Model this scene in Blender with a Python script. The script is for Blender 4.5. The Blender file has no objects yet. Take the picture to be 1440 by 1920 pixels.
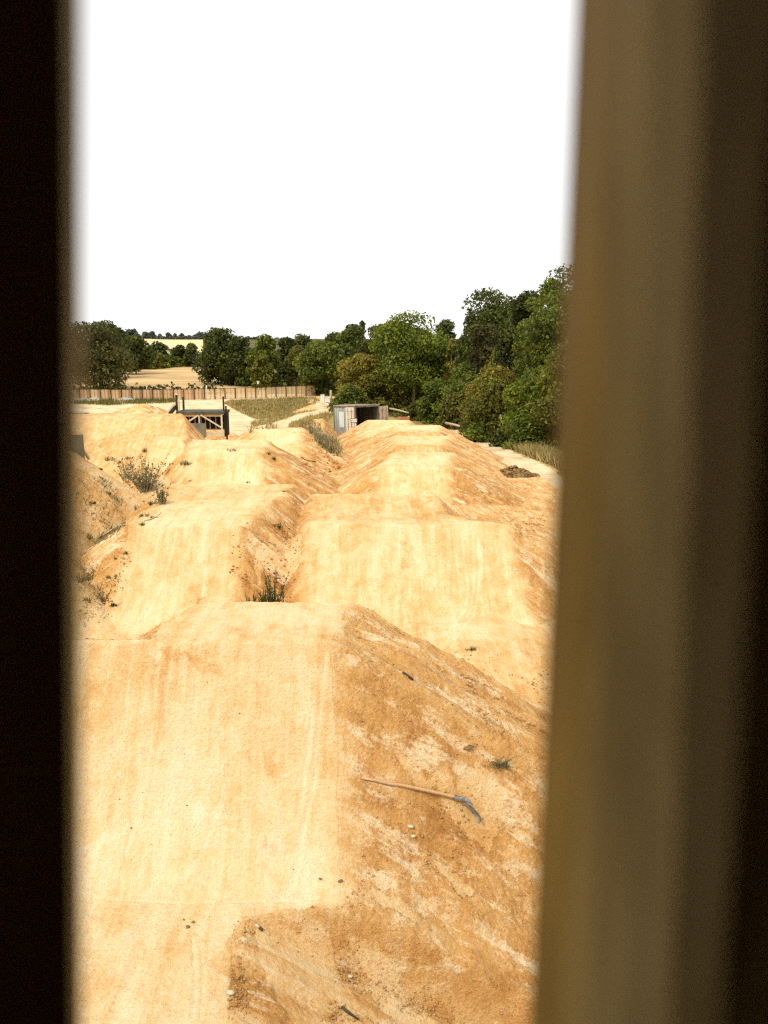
import bpy, math, random
import numpy as np
from mathutils import Vector, Matrix

SC = bpy.context.scene
COL = SC.collection
rng = np.random.default_rng(7)
random.seed(7)

# ------------------------------------------------------------------ camera
CZ = 8.0                       # height of the viewer above the lowest ground
PITCH = math.radians(11.6)
F = 1441.0
cam_d = bpy.data.cameras.new('camera')
cam = bpy.data.objects.new('camera', cam_d)
COL.objects.link(cam)
cam.location = (0, 0, CZ)
cam.rotation_euler = (math.pi / 2 - PITCH, 0, 0)
cam_d.sensor_fit = 'VERTICAL'
cam_d.sensor_height = 24
cam_d.lens = 24 * F / 1920
cam_d.clip_start = 0.02
cam_d.clip_end = 4000
cam_d.dof.use_dof = True
cam_d.dof.focus_distance = 11.0
cam_d.dof.aperture_fstop = 1.9
SC.camera = cam

# ------------------------------------------------------------------ light
SUN_EL, SUN_AZ = math.radians(52), math.radians(215)      # azimuth clockwise from +Y
world = bpy.data.worlds.new('World')
SC.world = world
world.use_nodes = True
nt = world.node_tree
nt.nodes.clear()
w_out = nt.nodes.new('ShaderNodeOutputWorld')
w_sky = nt.nodes.new('ShaderNodeTexSky')
w_sky.sky_type = 'NISHITA'
w_sky.sun_disc = False
w_sky.sun_elevation = SUN_EL
w_sky.sun_rotation = SUN_AZ
w_b1 = nt.nodes.new('ShaderNodeBackground')
w_b1.inputs[1].default_value = 0.1
w_b2 = nt.nodes.new('ShaderNodeBackground')               # closed bright cloud layer
w_b2.inputs[0].default_value = (1.0, 0.99, 0.97, 1)
w_b2.inputs[1].default_value = 0.56
w_mix = nt.nodes.new('ShaderNodeMixShader')
w_mix.inputs[0].default_value = 0.92
nt.links.new(w_sky.outputs[0], w_b1.inputs[0])
nt.links.new(w_b1.outputs[0], w_mix.inputs[1])
nt.links.new(w_b2.outputs[0], w_mix.inputs[2])
nt.links.new(w_mix.outputs[0], w_out.inputs[0])

sun_d = bpy.data.lights.new('sun', 'SUN')
sun_d.energy = 1.5
sun_d.angle = math.radians(12)
sun_d.color = (1.0, 0.95, 0.86)
sun = bpy.data.objects.new('sun', sun_d)
COL.objects.link(sun)
sdir = Vector((math.sin(SUN_AZ) * math.cos(SUN_EL), math.cos(SUN_AZ) * math.cos(SUN_EL), math.sin(SUN_EL)))
sun.rotation_euler = (-sdir).to_track_quat('-Z', 'Y').to_euler()
sun.location = (0, -5, 40)

vs = SC.view_settings
vs.view_transform = 'Standard'
vs.look = 'None'
vs.gamma = 1
vs.use_curve_mapping = False
vs.exposure = 1.2
SC.cycles.use_denoising = False
SC.cycles.use_adaptive_sampling = False
SC.cycles.filter_width = 1.2
SC.cycles.max_bounces = 8
SC.cycles.diffuse_bounces = 4
SC.cycles.transparent_max_bounces = 8

# ------------------------------------------------------------------ pixel -> world helpers
CT, ST = math.cos(PITCH), math.sin(PITCH)


def ray(px, py):
    xc, yc = (px - 720) / F, (960 - py) / F
    return xc, CT + yc * ST, ST - yc * CT          # x, forward, drop per unit t


def at_drop(px, py, drop):
    x, y, d = ray(px, py)
    t = drop / d
    return x * t, y * t


def at_dist(px, py, dist):
    x, y, d = ray(px, py)
    t = dist / y
    return x * t, dist, CZ - d * t


def xw(px, py, dist):
    x, y, d = ray(px, py)
    return x * dist / y


# ------------------------------------------------------------------ noise
def _h(ix, iy, s):
    n = (ix.astype(np.int64) * 374761393 + iy.astype(np.int64) * 668265263 + s * 974634211) & 0x7fffffff
    n = ((n ^ (n >> 13)) * 1274126177) & 0x7fffffff
    return ((n ^ (n >> 16)) & 0xffff) / 65535.0 * 2 * math.pi


def perlin(x, y, s=0):
    ix, iy = np.floor(x), np.floor(y)
    fx, fy = x - ix, y - iy
    ux, uy = fx * fx * fx * (fx * (fx * 6 - 15) + 10), fy * fy * fy * (fy * (fy * 6 - 15) + 10)

    def g(a, b):
        th = _h(ix + a, iy + b, s)
        return np.cos(th) * (fx - a) + np.sin(th) * (fy - b)
    return ((g(0, 0) * (1 - ux) + g(1, 0) * ux) * (1 - uy) + (g(0, 1) * (1 - ux) + g(1, 1) * ux) * uy) * 1.4


def fbm(x, y, o=4, s=0):
    r = np.zeros_like(x)
    a = 1.0
    for i in range(o):
        r += a * perlin(x, y, s + i * 17)
        x, y, a = x * 2.03 + 3.1, y * 2.03 + 1.7, a * 0.5
    return r


def sstep(a, b, x):
    t = np.clip((x - a) / (b - a), 0, 1)
    return t * t * (3 - 2 * t)


# ------------------------------------------------------------------ terrain: base ground
def P(px, py, drop):
    x, y = at_drop(px, py, drop)
    return (x, y, drop)


CTRL = [(-1.5, -3, 3.0), (6, 0, 7.0), (-6, 0, 5.0), (3, 4, 7.2), (2.6, 6, 6.7), (2.3, 8, 5.5), P(900, 1225, 4.25), (4, 10, 4.7), (6, 6, 7),
        P(700, 1190, 4.3), P(500, 1160, 4.45), P(270, 1185, 4.3), (-3.0, 7.5, 4.6), (-6, 6, 4.6),
        P(150, 1190, 4.2), P(150, 1100, 3.65), P(215, 1075, 3.95), P(250, 1130, 4.3), P(200, 965, 2.95), P(160, 869, 2.2), P(130, 845, 2.05), P(215, 905, 2.6), P(290, 950, 3.1),
        (-9, 15, 1.9), (-10, 11, 2.6), (-7, 19, 3.6), (-9, 23, 4.3), (-14, 24, 4.0), (-4.4, 18.5, 4.4),
        P(573, 1060, 4.05), P(585, 975, 3.80), (-1.75, 18, 4.05), P(600, 915, 4.75), (-2.4, 32, 5.0), (-3.2, 38, 5.2),
        (4, 14, 4.6), P(990, 1000, 4.4), (5, 20, 4.9), P(960, 900, 5.1), P(1000, 855, 5.5), P(880, 805, 6.1), (9, 30, 5.2), (15, 40, 5.0),
        (8, 60, 6.3), (20, 70, 5.8), (-3.2, 63, 6.6), (-5, 50, 5.6), (-10, 42, 5.0), (-16, 45, 5.0), (-26, 48, 4.8), (-12, 60, 5.9),
        (5, 80, 7.0), (-6, 85, 6.9), (-28, 74, 6.0), (-40, 95, 6.2), P(150, 750, 6.2), P(450, 748, 6.15), P(580, 742, 5.75), (10, 112, 6.0), (40, 100, 5),
        (70, 110, 5), (-80, 110, 6), (-60, 60, 5), (50, 50, 4.5), (30, 20, 5), (-30, 20, 3)]
CTRL = np.array(CTRL, float)


def warp(x, y):
    yy = np.maximum(y + 6.0, 1.0)
    return np.stack([x / yy * 9.0, np.log(yy) * 6.0], -1)


def tps(r2):
    return 0.5 * r2 * np.log(r2 + 1e-9)


_cp = warp(CTRL[:, 0], CTRL[:, 1])
_n = len(_cp)
_K = tps(((_cp[:, None] - _cp[None]) ** 2).sum(-1)) + np.eye(_n) * 0.02
_Pm = np.concatenate([np.ones((_n, 1)), _cp], 1)
_A = np.block([[_K, _Pm], [_Pm.T, np.zeros((3, 3))]])
_sol = np.linalg.solve(_A, np.concatenate([CTRL[:, 2], np.zeros(3)]))

FAR_Y = [100, 118, 135, 170, 220, 270, 330, 400, 500, 600, 680, 800, 1200, 2600]
FAR_D = [6.2, 6.1, 5.6, 4.8, 3.8, 3.0, 2.2, -0.2, -6.0, -11.0, -13.0, -13, -9, -6]


def base_drop(x, y):
    p = warp(x, y)
    d = np.empty(len(p))
    for i in range(0, len(p), 60000):
        q = p[i:i + 60000]
        r2 = np.maximum((q ** 2).sum(1)[:, None] + (_cp ** 2).sum(1)[None] - 2 * q @ _cp.T, 0)
        d[i:i + 60000] = tps(r2) @ _sol[:_n] + _sol[_n] + q @ _sol[_n + 1:]
    far = np.interp(y, FAR_Y, FAR_D)
    far = far - sstep(-0.25, -0.55, x / np.maximum(y, 1)) * sstep(180, 600, y) * 7
    k = sstep(104, 126, y)
    d = d * (1 - k) + far * k
    # slope falling away below the start tower
    tower = np.where(np.abs(x) < 40, 1.78 + np.maximum(y - 0.9, 0) * 1.15 + np.maximum(np.abs(x) - 1.6, 0) * 0.9, 99)
    return np.minimum(d, tower)


# ------------------------------------------------------------------ terrain: jumps as spines
MOUNDS = []


def S(py, drop, pl, pr):
    x, y, d = ray(720, py)
    t = drop / d
    yy = y * t
    return (yy, drop, (pl - 720) / F * t, (pr - 720) / F * t)


def face(a, b, p=1.5, n=9):
    """takeoff face from base station a to lip station b, steepening towards the lip"""
    out = []
    for i in range(n + 1):
        q = i / n
        out.append((a[0] + (b[0] - a[0]) * q, a[1] + (b[1] - a[1]) * q ** p,
                    a[2] + (b[2] - a[2]) * q, a[3] + (b[3] - a[3]) * q))
    return out


def mound(label, st, kl, kr, back=1.0, name='dirt_jump', packed=1.0, pk=None):
    st = sorted(st)
    e = st[-1]
    st = st + [(e[0] + 3.2 / back, e[1] + 3.2, e[2], e[3])]
    MOUNDS.append(dict(label=label, st=np.array(st), kl=kl, kr=kr, name=name, packed=packed, pk=pk))


# near track and first takeoff
lip = S(1206, 2.75, 0, 622)
b0 = S(1690, 4.5, 0, 640)
m1 = [(0.5, 4.5, -4, -1.15), S(1960, 4.5, 0, 424), S(1850, 4.5, 0, 428), S(1760, 4.5, 0, 434), S(1722, 4.5, 0, 462), S(1706, 4.5, 0, 540), S(1697, 4.5, 0, 612)]
m1 = [(a, b, -4.2, d) for a, b, c, d in m1]
b0 = (b0[0], 4.5, -4.2, b0[3])
lip = (lip[0], lip[1], -4.2, lip[3])
m1 += face(b0, lip, 1.55, 12)
dk0 = S(1196, 2.74, 262, 626)
dk1 = S(1130, 2.72, 372, 652)
m1 += [(lip[0] + 0.10, 2.74, dk0[2], dk0[3]), ((dk0[0] + dk1[0]) / 2, 2.74, (dk0[2] + dk1[2]) / 2 - 0.03, (dk0[3] + dk1[3]) / 2), dk1]
mound('pale packed clay takeoff nearest the viewer with a brown loose flank', m1, 1.0, 0.6, 1.4)

# right line, second jump
lp = S(984, 2.9, 580, 955)
bs = S(1192, 4.28, 566, 1005)
m = face(bs, lp, 1.6, 10)
d0 = S(976, 2.88, 588, 885)
d1 = S(926, 2.80, 588, 812)
m += [(lp[0] + 0.25, 2.9, lp[2], lp[3] - 0.35), (lp[0] + 0.5, 2.93, (d0[2]), d0[3] - 0.05), ((lp[0] + d1[0]) / 2, 2.97, d1[2] + 0.0, d1[3] + 0.12), d1]
mound('broad pale clay jump with tyre grooves curving down its face', m, 1.3, 0.75, 1.2, pk=[(lp[0], 1.0), (lp[0] + 0.3, 0.9), (lp[0] + 0.7, 0.48), (d1[0] - 0.5, 0.55), (d1[0], 0.85)])

# right line, third to sixth, one long ridge of tabletops
lp = S(875, 3.6, 716, 832)
m = face((22.2, 5.1, lp[2] - 0.5, lp[3] + 0.35), lp, 1.35, 8)
dk = S(848, 3.55, 738, 848)
m += [dk, (dk[0] + 0.9, 4.05, dk[2], dk[3])]
mound('third jump of the right row with long sloping orange flanks', m, 0.55, 0.52, 1.0, pk=[(lp[0] - 1.5, 0.75), (lp[0] - 0.1, 0.72), (lp[0] + 0.4, 1)])
lp = S(836, 3.72, 744, 826)
m = face((29.0, 4.4, lp[2] - 0.3, lp[3] + 0.2), lp, 1.3, 5)
dk = S(817, 3.66, 738, 842)
m += [dk, (dk[0] + 0.8, 4.0, dk[2], dk[3])]
mound('fourth jump of the right row, a flat topped ramp', m, 0.55, 0.52, 1.0, pk=[(lp[0] - 0.4, 0.3), (lp[0] + 0.1, 0.4), (lp[0] + 0.5, 1)])
lp = S(810, 3.78, 748, 822)
m = face((35.8, 4.3, lp[2] - 0.2, lp[3] + 0.2), lp, 1.3, 5)
dk = S(797, 3.70, 742, 824)
m += [dk]
mound('fifth jump of the right row, pale top below the trees', m, 0.55, 0.52, 1.0, pk=[(lp[0] - 0.4, 0.3), (lp[0] + 0.1, 0.4), (lp[0] + 0.5, 1)])
m = [(42.5, 4.5, xw(690, 795, 43), xw(760, 795, 43)), S(790, 4.05, 696, 768), S(787, 4.1, 690, 766)]
mound('farthest mound of the right row beside the open container', m, 0.55, 0.8, 1.0)

# left line
lp = S(988, 2.9, 240, 452)
bs = S(1188, 4.25, 190, 432)
m = face(bs, lp, 1.5, 10)
d0 = S(950, 2.78, 285, 500)
d1 = S(908, 2.68, 322, 553)
m += [d0, d1]
mound('wide rounded jump of the left row with a crumbling brown side', m, 0.7, 0.85, 0.8, pk=[(lp[0], 1.0), (lp[0] + 0.4, 0.85), (d1[0] - 1, 0.72), (d1[0], 0.9)])
lp = S(844, 3.0, 348, 482)
m = face((22.4, 4.5, xw(356, 915, 22.4), xw(512, 915, 22.4)), lp, 1.45, 8)
d1 = S(824, 2.95, 336, 494)
m += [((lp[0] + d1[0]) / 2, 3.0, lp[2] - 0.1, lp[3] + 0.15), d1]
mound('second jump of the left row below the timber platform', m, 1.1, 0.58, 0.9)
lp = S(809, 3.45, 482, 562)
m = face((31.2, 5.0, xw(500, 866, 31.2), xw(556, 866, 31.2)), lp, 1.3, 6)
d1 = S(802, 3.45, 470, 566)
m += [d1]
mound('small third jump of the left row with weeds on its flank', m, 0.8, 0.55, 0.9)

# big left heap with the narrow ramp on it
m = [(24.3, 4.35, -30, xw(345, 900, 24.3)), (26.2, 3.3, -30, xw(352, 840, 26.2)), (28.0, 2.35, -30, xw(346, 790, 28)), (28.5, 2.26, -30, xw(343, 782, 28.5)), (30.5, 2.3, -30, xw(340, 785, 30.5))]
mound('large sandy bank topping the left side of the site', m, 0.8, 1.25, 1.0, 'sand_bank', 0.55)
m = face((22.8, 4.45, xw(262, 930, 22.8), xw(366, 930, 22.8)), S(826, 2.86, 284, 342), 1.3, 7)
m += [(m[-1][0] + 0.8, 2.8, m[-1][2], m[-1][3])]
mound('narrow ramp running down the big sandy bank', m, 1.2, 1.6, 1.2, packed=0.85)
ap = at_dist(265, 757, 46)
m = [(41.5, 5.2, ap[0], ap[0]), (45.8, CZ - ap[2] + 0.05, ap[0] - 0.25, ap[0] + 0.25), (46.4, CZ - ap[2] + 0.05, ap[0] - 0.2, ap[0] + 0.2)]
mound('smooth cone of sand behind the big bank', m, 0.36, 0.36, 0.6, 'sand_pile', 0.8)
m = [(55, 6.8, xw(585, 800, 55), xw(606, 800, 55)), S(788, 5.2, 588, 606), S(785, 5.4, 588, 606)]
mound('low orange heap in front of the container side', m, 0.5, 1.0, 0.8, 'sand_pile', 0.4)


def height(x, y, want=False):
    """z of the smooth terrain (no clods); also which body is on top, packed mask and flow coordinates"""
    x = np.asarray(x, float).ravel()
    y = np.asarray(y, float).ravel()
    d = base_drop(x, y)
    if want:
        who = np.full(len(x), -1)
        r = x / np.maximum(y, 1)
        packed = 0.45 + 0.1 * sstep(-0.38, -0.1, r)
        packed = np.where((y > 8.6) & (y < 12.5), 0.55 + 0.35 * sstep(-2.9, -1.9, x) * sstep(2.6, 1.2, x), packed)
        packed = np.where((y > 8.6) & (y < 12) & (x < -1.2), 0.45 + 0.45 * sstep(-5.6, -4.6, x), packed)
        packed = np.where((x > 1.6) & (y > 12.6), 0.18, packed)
        fu, fv = x.copy(), y.copy()
        od = np.full(len(x), 1.0)
    for i, m in enumerate(MOUNDS):
        st = m['st']
        ok = (y >= st[0, 0]) & (y <= st[-1, 0])
        md = np.interp(y, st[:, 0], st[:, 1])
        L = np.interp(y, st[:, 0], st[:, 2])
        R = np.interp(y, st[:, 0], st[:, 3])
        if 'wob' not in m:                       # crumbled, wandering edges
            ty = np.linspace(0, 70, 9000)
            wa = 0.024 + 0.0003 * np.minimum(ty, 40)
            nn = ty * 0 + i * 3.7
            m['wob'] = (ty, wa * (fbm(ty * 1.9, nn, 3, 81) + 0.5 * perlin(ty * 9, nn, 82)), wa * (fbm(ty * 1.9, nn, 3, 83) + 0.5 * perlin(ty * 9, nn, 84)))
        L = L + np.interp(y, m['wob'][0], m['wob'][1])
        R = R + np.interp(y, m['wob'][0], m['wob'][2])
        ol, orr = np.maximum(L - x, 0), np.maximum(x - R, 0)
        md = md + ol * ol / (ol + 0.07) * m['kl'] + orr * orr / (orr + 0.07) * m['kr']
        up = ok & (md < d)
        d = np.where(up, md, d)
        if want:
            o = np.maximum(ol, orr)
            sc = 0.16 + 0.005 * y
            mp = m['packed'] if m['pk'] is None else m['packed'] * np.interp(y, [a for a, _ in m['pk']], [b for _, b in m['pk']])
            sd = np.where(o > 0, o, -np.minimum(x - L, R - x))
            wob = 0.22 * fbm(fv * 1.3 + i, y * 1.7, 4, 71) + 0.10 * fbm(x * 6, y * 6, 3, 72)
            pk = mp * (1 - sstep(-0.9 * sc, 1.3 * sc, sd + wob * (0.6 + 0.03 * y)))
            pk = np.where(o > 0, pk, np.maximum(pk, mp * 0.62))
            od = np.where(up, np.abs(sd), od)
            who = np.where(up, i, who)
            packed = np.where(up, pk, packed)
            fu = np.where(up, np.where(o > 0, y, x), fu)
            fv = np.where(up, np.where(o > 0, o, y), fv)
    z = CZ - d
    return (z, who, packed, fu, fv, od) if want else z


def hit(px, py, t0=2.5, t1=700):
    """where the sight line of a pixel meets the ground"""
    x, y, d = ray(px, py)
    t = np.geomspace(t0, t1, 5000)
    zt = CZ - d * t
    zz = height(x * t, y * t)
    b = np.nonzero(zt < zz)[0]
    i = b[0] if len(b) else len(t) - 1
    return Vector((x * t[i], y * t[i], zz[i]))


def ground_z(x, y):
    return float(height(np.array([x]), np.array([y]))[0])


# ------------------------------------------------------------------ materials
class NT:
    def __init__(self, name, rough=0.9, spec=0.2):
        self.m = bpy.data.materials.new(name)
        self.m.use_nodes = True
        self.t = self.m.node_tree
        self.b = self.t.nodes['Principled BSDF']
        self.b.inputs['Roughness'].default_value = rough
        self.b.inputs['Specular IOR Level'].default_value = spec

    def n(self, typ, **kw):
        nd = self.t.nodes.new('ShaderNode' + typ)
        for k, v in kw.items():
            if k in nd.inputs:
                nd.inputs[k].default_value = v
            else:
                setattr(nd, k, v)
        return nd

    def l(self, a, b):
        self.t.links.new(a, b)
        return self

    def math(self, op, a, b=None, clamp=False):
        nd = self.t.nodes.new('ShaderNodeMath')
        nd.operation = op
        nd.use_clamp = clamp
        for i, v in enumerate((a, b)):
            if v is None:
                continue
            if isinstance(v, (int, float)):
                nd.inputs[i].default_value = v
            else:
                self.l(v, nd.inputs[i])
        return nd.outputs[0]

    def ramp(self, fac, stops, interp='LINEAR'):
        nd = self.t.nodes.new('ShaderNodeValToRGB')
        cr = nd.color_ramp
        cr.interpolation = interp
        while len(cr.elements) < len(stops):
            cr.elements.new(0.5)
        for e, (p, c) in zip(cr.elements, stops):
            e.position = p
            e.color = (*c, 1)
        self.l(fac, nd.inputs[0])
        return nd.outputs[0]

    def noise(self, vec, scale, detail=4, rough=0.6, dist=0.0):
        nd = self.n('TexNoise')
        nd.inputs['Scale'].default_value = scale
        nd.inputs['Detail'].default_value = detail
        nd.inputs['Roughness'].default_value = rough
        nd.inputs['Distortion'].default_value = dist
        if vec is not None:
            self.l(vec, nd.inputs['Vector'])
        return nd.outputs['Fac']

    def mix(self, fac, a, b):
        nd = self.t.nodes.new('ShaderNodeMix')
        nd.data_type = 'RGBA'
        for i, v in ((0, fac), (6, a), (7, b)):
            if isinstance(v, (int, float)):
                nd.inputs[i].default_value = v
            elif isinstance(v, tuple):
                nd.inputs[i].default_value = (*v, 1)
            else:
                self.l(v, nd.inputs[i])
        return nd.outputs[2]

    def bump(self, h, strength=0.5, dist=0.02, prev=None):
        nd = self.n('Bump')
        nd.inputs['Strength'].default_value = strength
        nd.inputs['Distance'].default_value = dist
        self.l(h, nd.inputs['Height'])
        if prev is not None:
            self.l(prev, nd.inputs['Normal'])
        return nd.outputs[0]

    def col(self, c):
        self.l(c, self.b.inputs['Base Color'])

    def nrm(self, c):
        self.l(c, self.b.inputs['Normal'])


def dirt_material():
    k = NT('clay_earth', 0.95, 0.1)
    pos = k.n('NewGeometry').outputs['Position']
    A = lambda nm: k.n('Attribute', attribute_name=nm)
    packed = A('packed').outputs['Fac']
    grassy = A('grassy').outputs['Fac']
    gravel = A('gravel').outputs['Fac']
    flow = A('flow').outputs['Vector']
    fmask = A('flowmask').outputs['Fac']
    track = A('track').outputs['Fac']
    n_big = k.noise(pos, 0.55, 7, 0.62, 0.6)
    n_mid = k.noise(pos, 4.5, 8, 0.68, 0.4)
    n_fin = k.noise(pos, 34, 6, 0.7)
    mp = k.n('Mapping')
    mp.inputs['Scale'].default_value = (9.0, 1.1, 1.0)
    k.l(flow, mp.inputs['Vector'])
    st = k.noise(mp.outputs[0], 1.0, 7, 0.66, 0.35)
    mp2 = k.n('Mapping')
    mp2.inputs['Scale'].default_value = (2.4, 0.55, 1.0)
    k.l(flow, mp2.inputs['Vector'])
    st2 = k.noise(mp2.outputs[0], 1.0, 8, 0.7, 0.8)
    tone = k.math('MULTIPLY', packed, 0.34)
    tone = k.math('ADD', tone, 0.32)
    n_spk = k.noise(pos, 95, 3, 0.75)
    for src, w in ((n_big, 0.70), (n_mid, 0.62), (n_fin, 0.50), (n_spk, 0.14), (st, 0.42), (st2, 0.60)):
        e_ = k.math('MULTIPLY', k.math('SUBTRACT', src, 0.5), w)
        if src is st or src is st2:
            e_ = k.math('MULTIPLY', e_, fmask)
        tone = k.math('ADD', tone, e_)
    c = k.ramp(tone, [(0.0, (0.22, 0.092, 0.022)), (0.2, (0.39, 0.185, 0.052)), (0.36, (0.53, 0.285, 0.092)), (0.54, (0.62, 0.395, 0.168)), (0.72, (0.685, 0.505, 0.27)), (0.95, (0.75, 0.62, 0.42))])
    # crusts of pale clay laid bare on the loose flanks
    loose = k.math('SUBTRACT', 1.0, packed, True)
    mp3 = k.n('Mapping')
    mp3.inputs['Scale'].default_value = (6.0, 0.95, 1.0)
    k.l(flow, mp3.inputs['Vector'])
    st3 = k.noise(mp3.outputs[0], 1.0, 9, 0.72, 0.5)
    crust = k.math('ADD', k.math('MULTIPLY', st3, 0.66), k.math('ADD', k.math('MULTIPLY', n_mid, 0.20), k.math('MULTIPLY', n_fin, 0.14)))
    crust = k.ramp(crust, [(0.508, (0, 0, 0)), (0.575, (1, 1, 1))])
    crust = k.math('MULTIPLY', crust, k.math('MULTIPLY', loose, 0.95))
    c = k.mix(crust, c, (0.69, 0.525, 0.305))
    # orange scuffs of damp clay on the packed faces
    sc = k.math('ADD', k.math('MULTIPLY', n_mid, 0.45), k.math('ADD', k.math('MULTIPLY', st, 0.3), k.math('MULTIPLY', n_fin, 0.25)))
    sc = k.ramp(sc, [(0.535, (0, 0, 0)), (0.60, (1, 1, 1))])
    sc = k.math('MULTIPLY', sc, k.math('MULTIPLY', k.ramp(n_big, [(0.42, (0, 0, 0)), (0.58, (1, 1, 1))]), k.math('MULTIPLY', packed, 0.6)))
    c = k.mix(sc, c, (0.49, 0.25, 0.075))
    # pale dust lying in tyre tracks
    du = k.ramp(k.math('ADD', k.math('MULTIPLY', st, 0.7), k.math('MULTIPLY', n_fin, 0.3)), [(0.53, (0, 0, 0)), (0.62, (1, 1, 1))])
    c = k.mix(k.math('MULTIPLY', k.math('MULTIPLY', du, k.ramp(n_mid, [(0.42, (0, 0, 0)), (0.58, (1, 1, 1))])), k.math('MULTIPLY', packed, 0.45)), c, (0.75, 0.63, 0.41))
    c = k.mix(k.math('MULTIPLY', track, 0.55), c, (0.76, 0.64, 0.42))
    # dark crumbs; the specks also paint in the shade of small crevices
    vo = k.n('TexVoronoi')
    vo.inputs['Scale'].default_value = 26
    k.l(pos, vo.inputs['Vector'])
    crumb_shade = k.ramp(vo.outputs['Distance'], [(0.14, (1, 1, 1)), (0.26, (0, 0, 0))])
    crumb_shade = k.math('MULTIPLY', crumb_shade, k.ramp(n_mid, [(0.47, (0, 0, 0)), (0.60, (1, 1, 1))]))
    crumb_shade = k.math('MULTIPLY', crumb_shade, k.math('ADD', k.math('MULTIPLY', loose, 0.5), 0.06))
    c = k.mix(crumb_shade, c, (0.17, 0.085, 0.025))
    vo2 = k.n('TexVoronoi')
    vo2.inputs['Scale'].default_value = 70
    k.l(pos, vo2.inputs['Vector'])
    grit_shade = k.ramp(vo2.outputs['Distance'], [(0.16, (1, 1, 1)), (0.34, (0, 0, 0))])  # finer specks, painted like shaded voids between grains
    n_c = k.noise(pos, 2.2, 6, 0.7, 0.6)
    grit_shade = k.math('MULTIPLY', grit_shade, k.ramp(n_c, [(0.44, (0, 0, 0)), (0.60, (1, 1, 1))]))
    c = k.mix(k.math('MULTIPLY', grit_shade, k.math('ADD', k.math('MULTIPLY', loose, 0.5), 0.02)), c, (0.21, 0.105, 0.032))
    vo3 = k.n('TexVoronoi')
    vo3.inputs['Scale'].default_value = 48
    k.l(pos, vo3.inputs['Vector'])
    peb = k.ramp(vo3.outputs['Distance'], [(0.12, (1, 1, 1)), (0.22, (0, 0, 0))])
    c = k.mix(k.math('MULTIPLY', peb, k.math('MULTIPLY', loose, 0.5)), c, (0.74, 0.60, 0.38))
    # gravelly pale yard and grassed ground
    n_y = k.noise(pos, 0.5, 9, 0.7, 0.5)
    yard = k.ramp(n_y, [(0.3, (0.34, 0.25, 0.12)), (0.5, (0.60, 0.47, 0.27)), (0.68, (0.72, 0.62, 0.42))])
    c = k.mix(gravel, c, yard)
    n_g = k.noise(pos, 0.9, 9, 0.72, 0.4)
    gr = k.ramp(n_g, [(0.3, (0.09, 0.075, 0.016)), (0.46, (0.24, 0.175, 0.05)), (0.58, (0.38, 0.275, 0.10)), (0.72, (0.52, 0.40, 0.19))])
    gm = k.math('ADD', grassy, k.math('MULTIPLY', k.math('SUBTRACT', n_g, 0.5), 0.9), False)
    gm = k.math('MULTIPLY', k.ramp(gm, [(0.42, (0, 0, 0)), (0.56, (1, 1, 1))]), k.math('GREATER_THAN', grassy, 0.02))
    c = k.mix(gm, c, gr)
    k.col(c)
    bm = k.bump(n_mid, 0.5, 0.05)
    bm = k.bump(st, 0.45, 0.025, bm)
    bm = k.bump(n_fin, 1.0, 0.022, bm)
    bm = k.bump(n_spk, 0.4, 0.007, bm)
    k.nrm(bm)
    return k.m


def simple_mat(name, stops, scale=6, stretch=(1, 1, 1), rough=0.8, spec=0.2, bump=0.2, metal=0.0, coord='Object'):
    k = NT(name, rough, spec)
    k.b.inputs['Metallic'].default_value = metal
    co = k.n('TexCoord').outputs[coord]
    mp = k.n('Mapping')
    mp.inputs['Scale'].default_value = stretch
    k.l(co, mp.inputs['Vector'])
    n = k.noise(mp.outputs[0], scale, 7, 0.65, 0.3)
    k.col(k.ramp(n, stops))
    if bump:
        k.nrm(k.bump(n, bump, 0.02))
    return k.m


def leaf_mat(name, dark, mid, light, trans=0.42):
    k = NT(name, 0.6, 0.25)
    tint = k.n('Attribute', attribute_name='tint').outputs['Fac']
    c = k.ramp(tint, [(0.0, dark), (0.5, mid), (1.0, light)])
    k.col(c)
    tr = k.n('BsdfTranslucent')
    k.l(c, tr.inputs['Color'])
    mx = k.n('MixShader')
    mx.inputs[0].default_value = trans
    k.l(k.b.outputs[0], mx.inputs[1])
    k.l(tr.outputs[0], mx.inputs[2])
    k.l(mx.outputs[0], k.t.nodes['Material Output'].inputs['Surface'])
    return k.m


M = {}
M['dirt'] = dirt_material()
M['leaf_dark'] = leaf_mat('dark_green_leaves', (0.017, 0.022, 0.004), (0.062, 0.077, 0.011), (0.185, 0.205, 0.028))
M['leaf_brown'] = leaf_mat('brownish_leaves', (0.02, 0.018, 0.004), (0.066, 0.062, 0.012), (0.17, 0.155, 0.03))
M['leaf_mid'] = leaf_mat('mid_green_leaves', (0.034, 0.043, 0.005), (0.115, 0.140, 0.014), (0.265, 0.295, 0.032))
M['leaf_bright'] = leaf_mat('bright_green_leaves', (0.045, 0.062, 0.006), (0.135, 0.17, 0.014), (0.28, 0.315, 0.03))
M['leaf_olive'] = leaf_mat('olive_leaves', (0.042, 0.042, 0.005), (0.135, 0.130, 0.016), (0.30, 0.275, 0.036))
M['leaf_yellow'] = leaf_mat('yellowing_leaves', (0.06, 0.048, 0.006), (0.21, 0.17, 0.02), (0.42, 0.345, 0.05))
M['leaf_hazed'] = leaf_mat('hazed_hill_leaves', (0.07, 0.075, 0.05), (0.12, 0.13, 0.09), (0.19, 0.20, 0.14))  # distance haze painted in: leaf colours greyed and lightened
M['weed'] = leaf_mat('weed_leaves', (0.035, 0.036, 0.007), (0.11, 0.11, 0.024), (0.24, 0.215, 0.06))
M['weed_grey'] = leaf_mat('grey_green_weed', (0.07, 0.065, 0.025), (0.19, 0.175, 0.075), (0.36, 0.32, 0.17))
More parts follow.
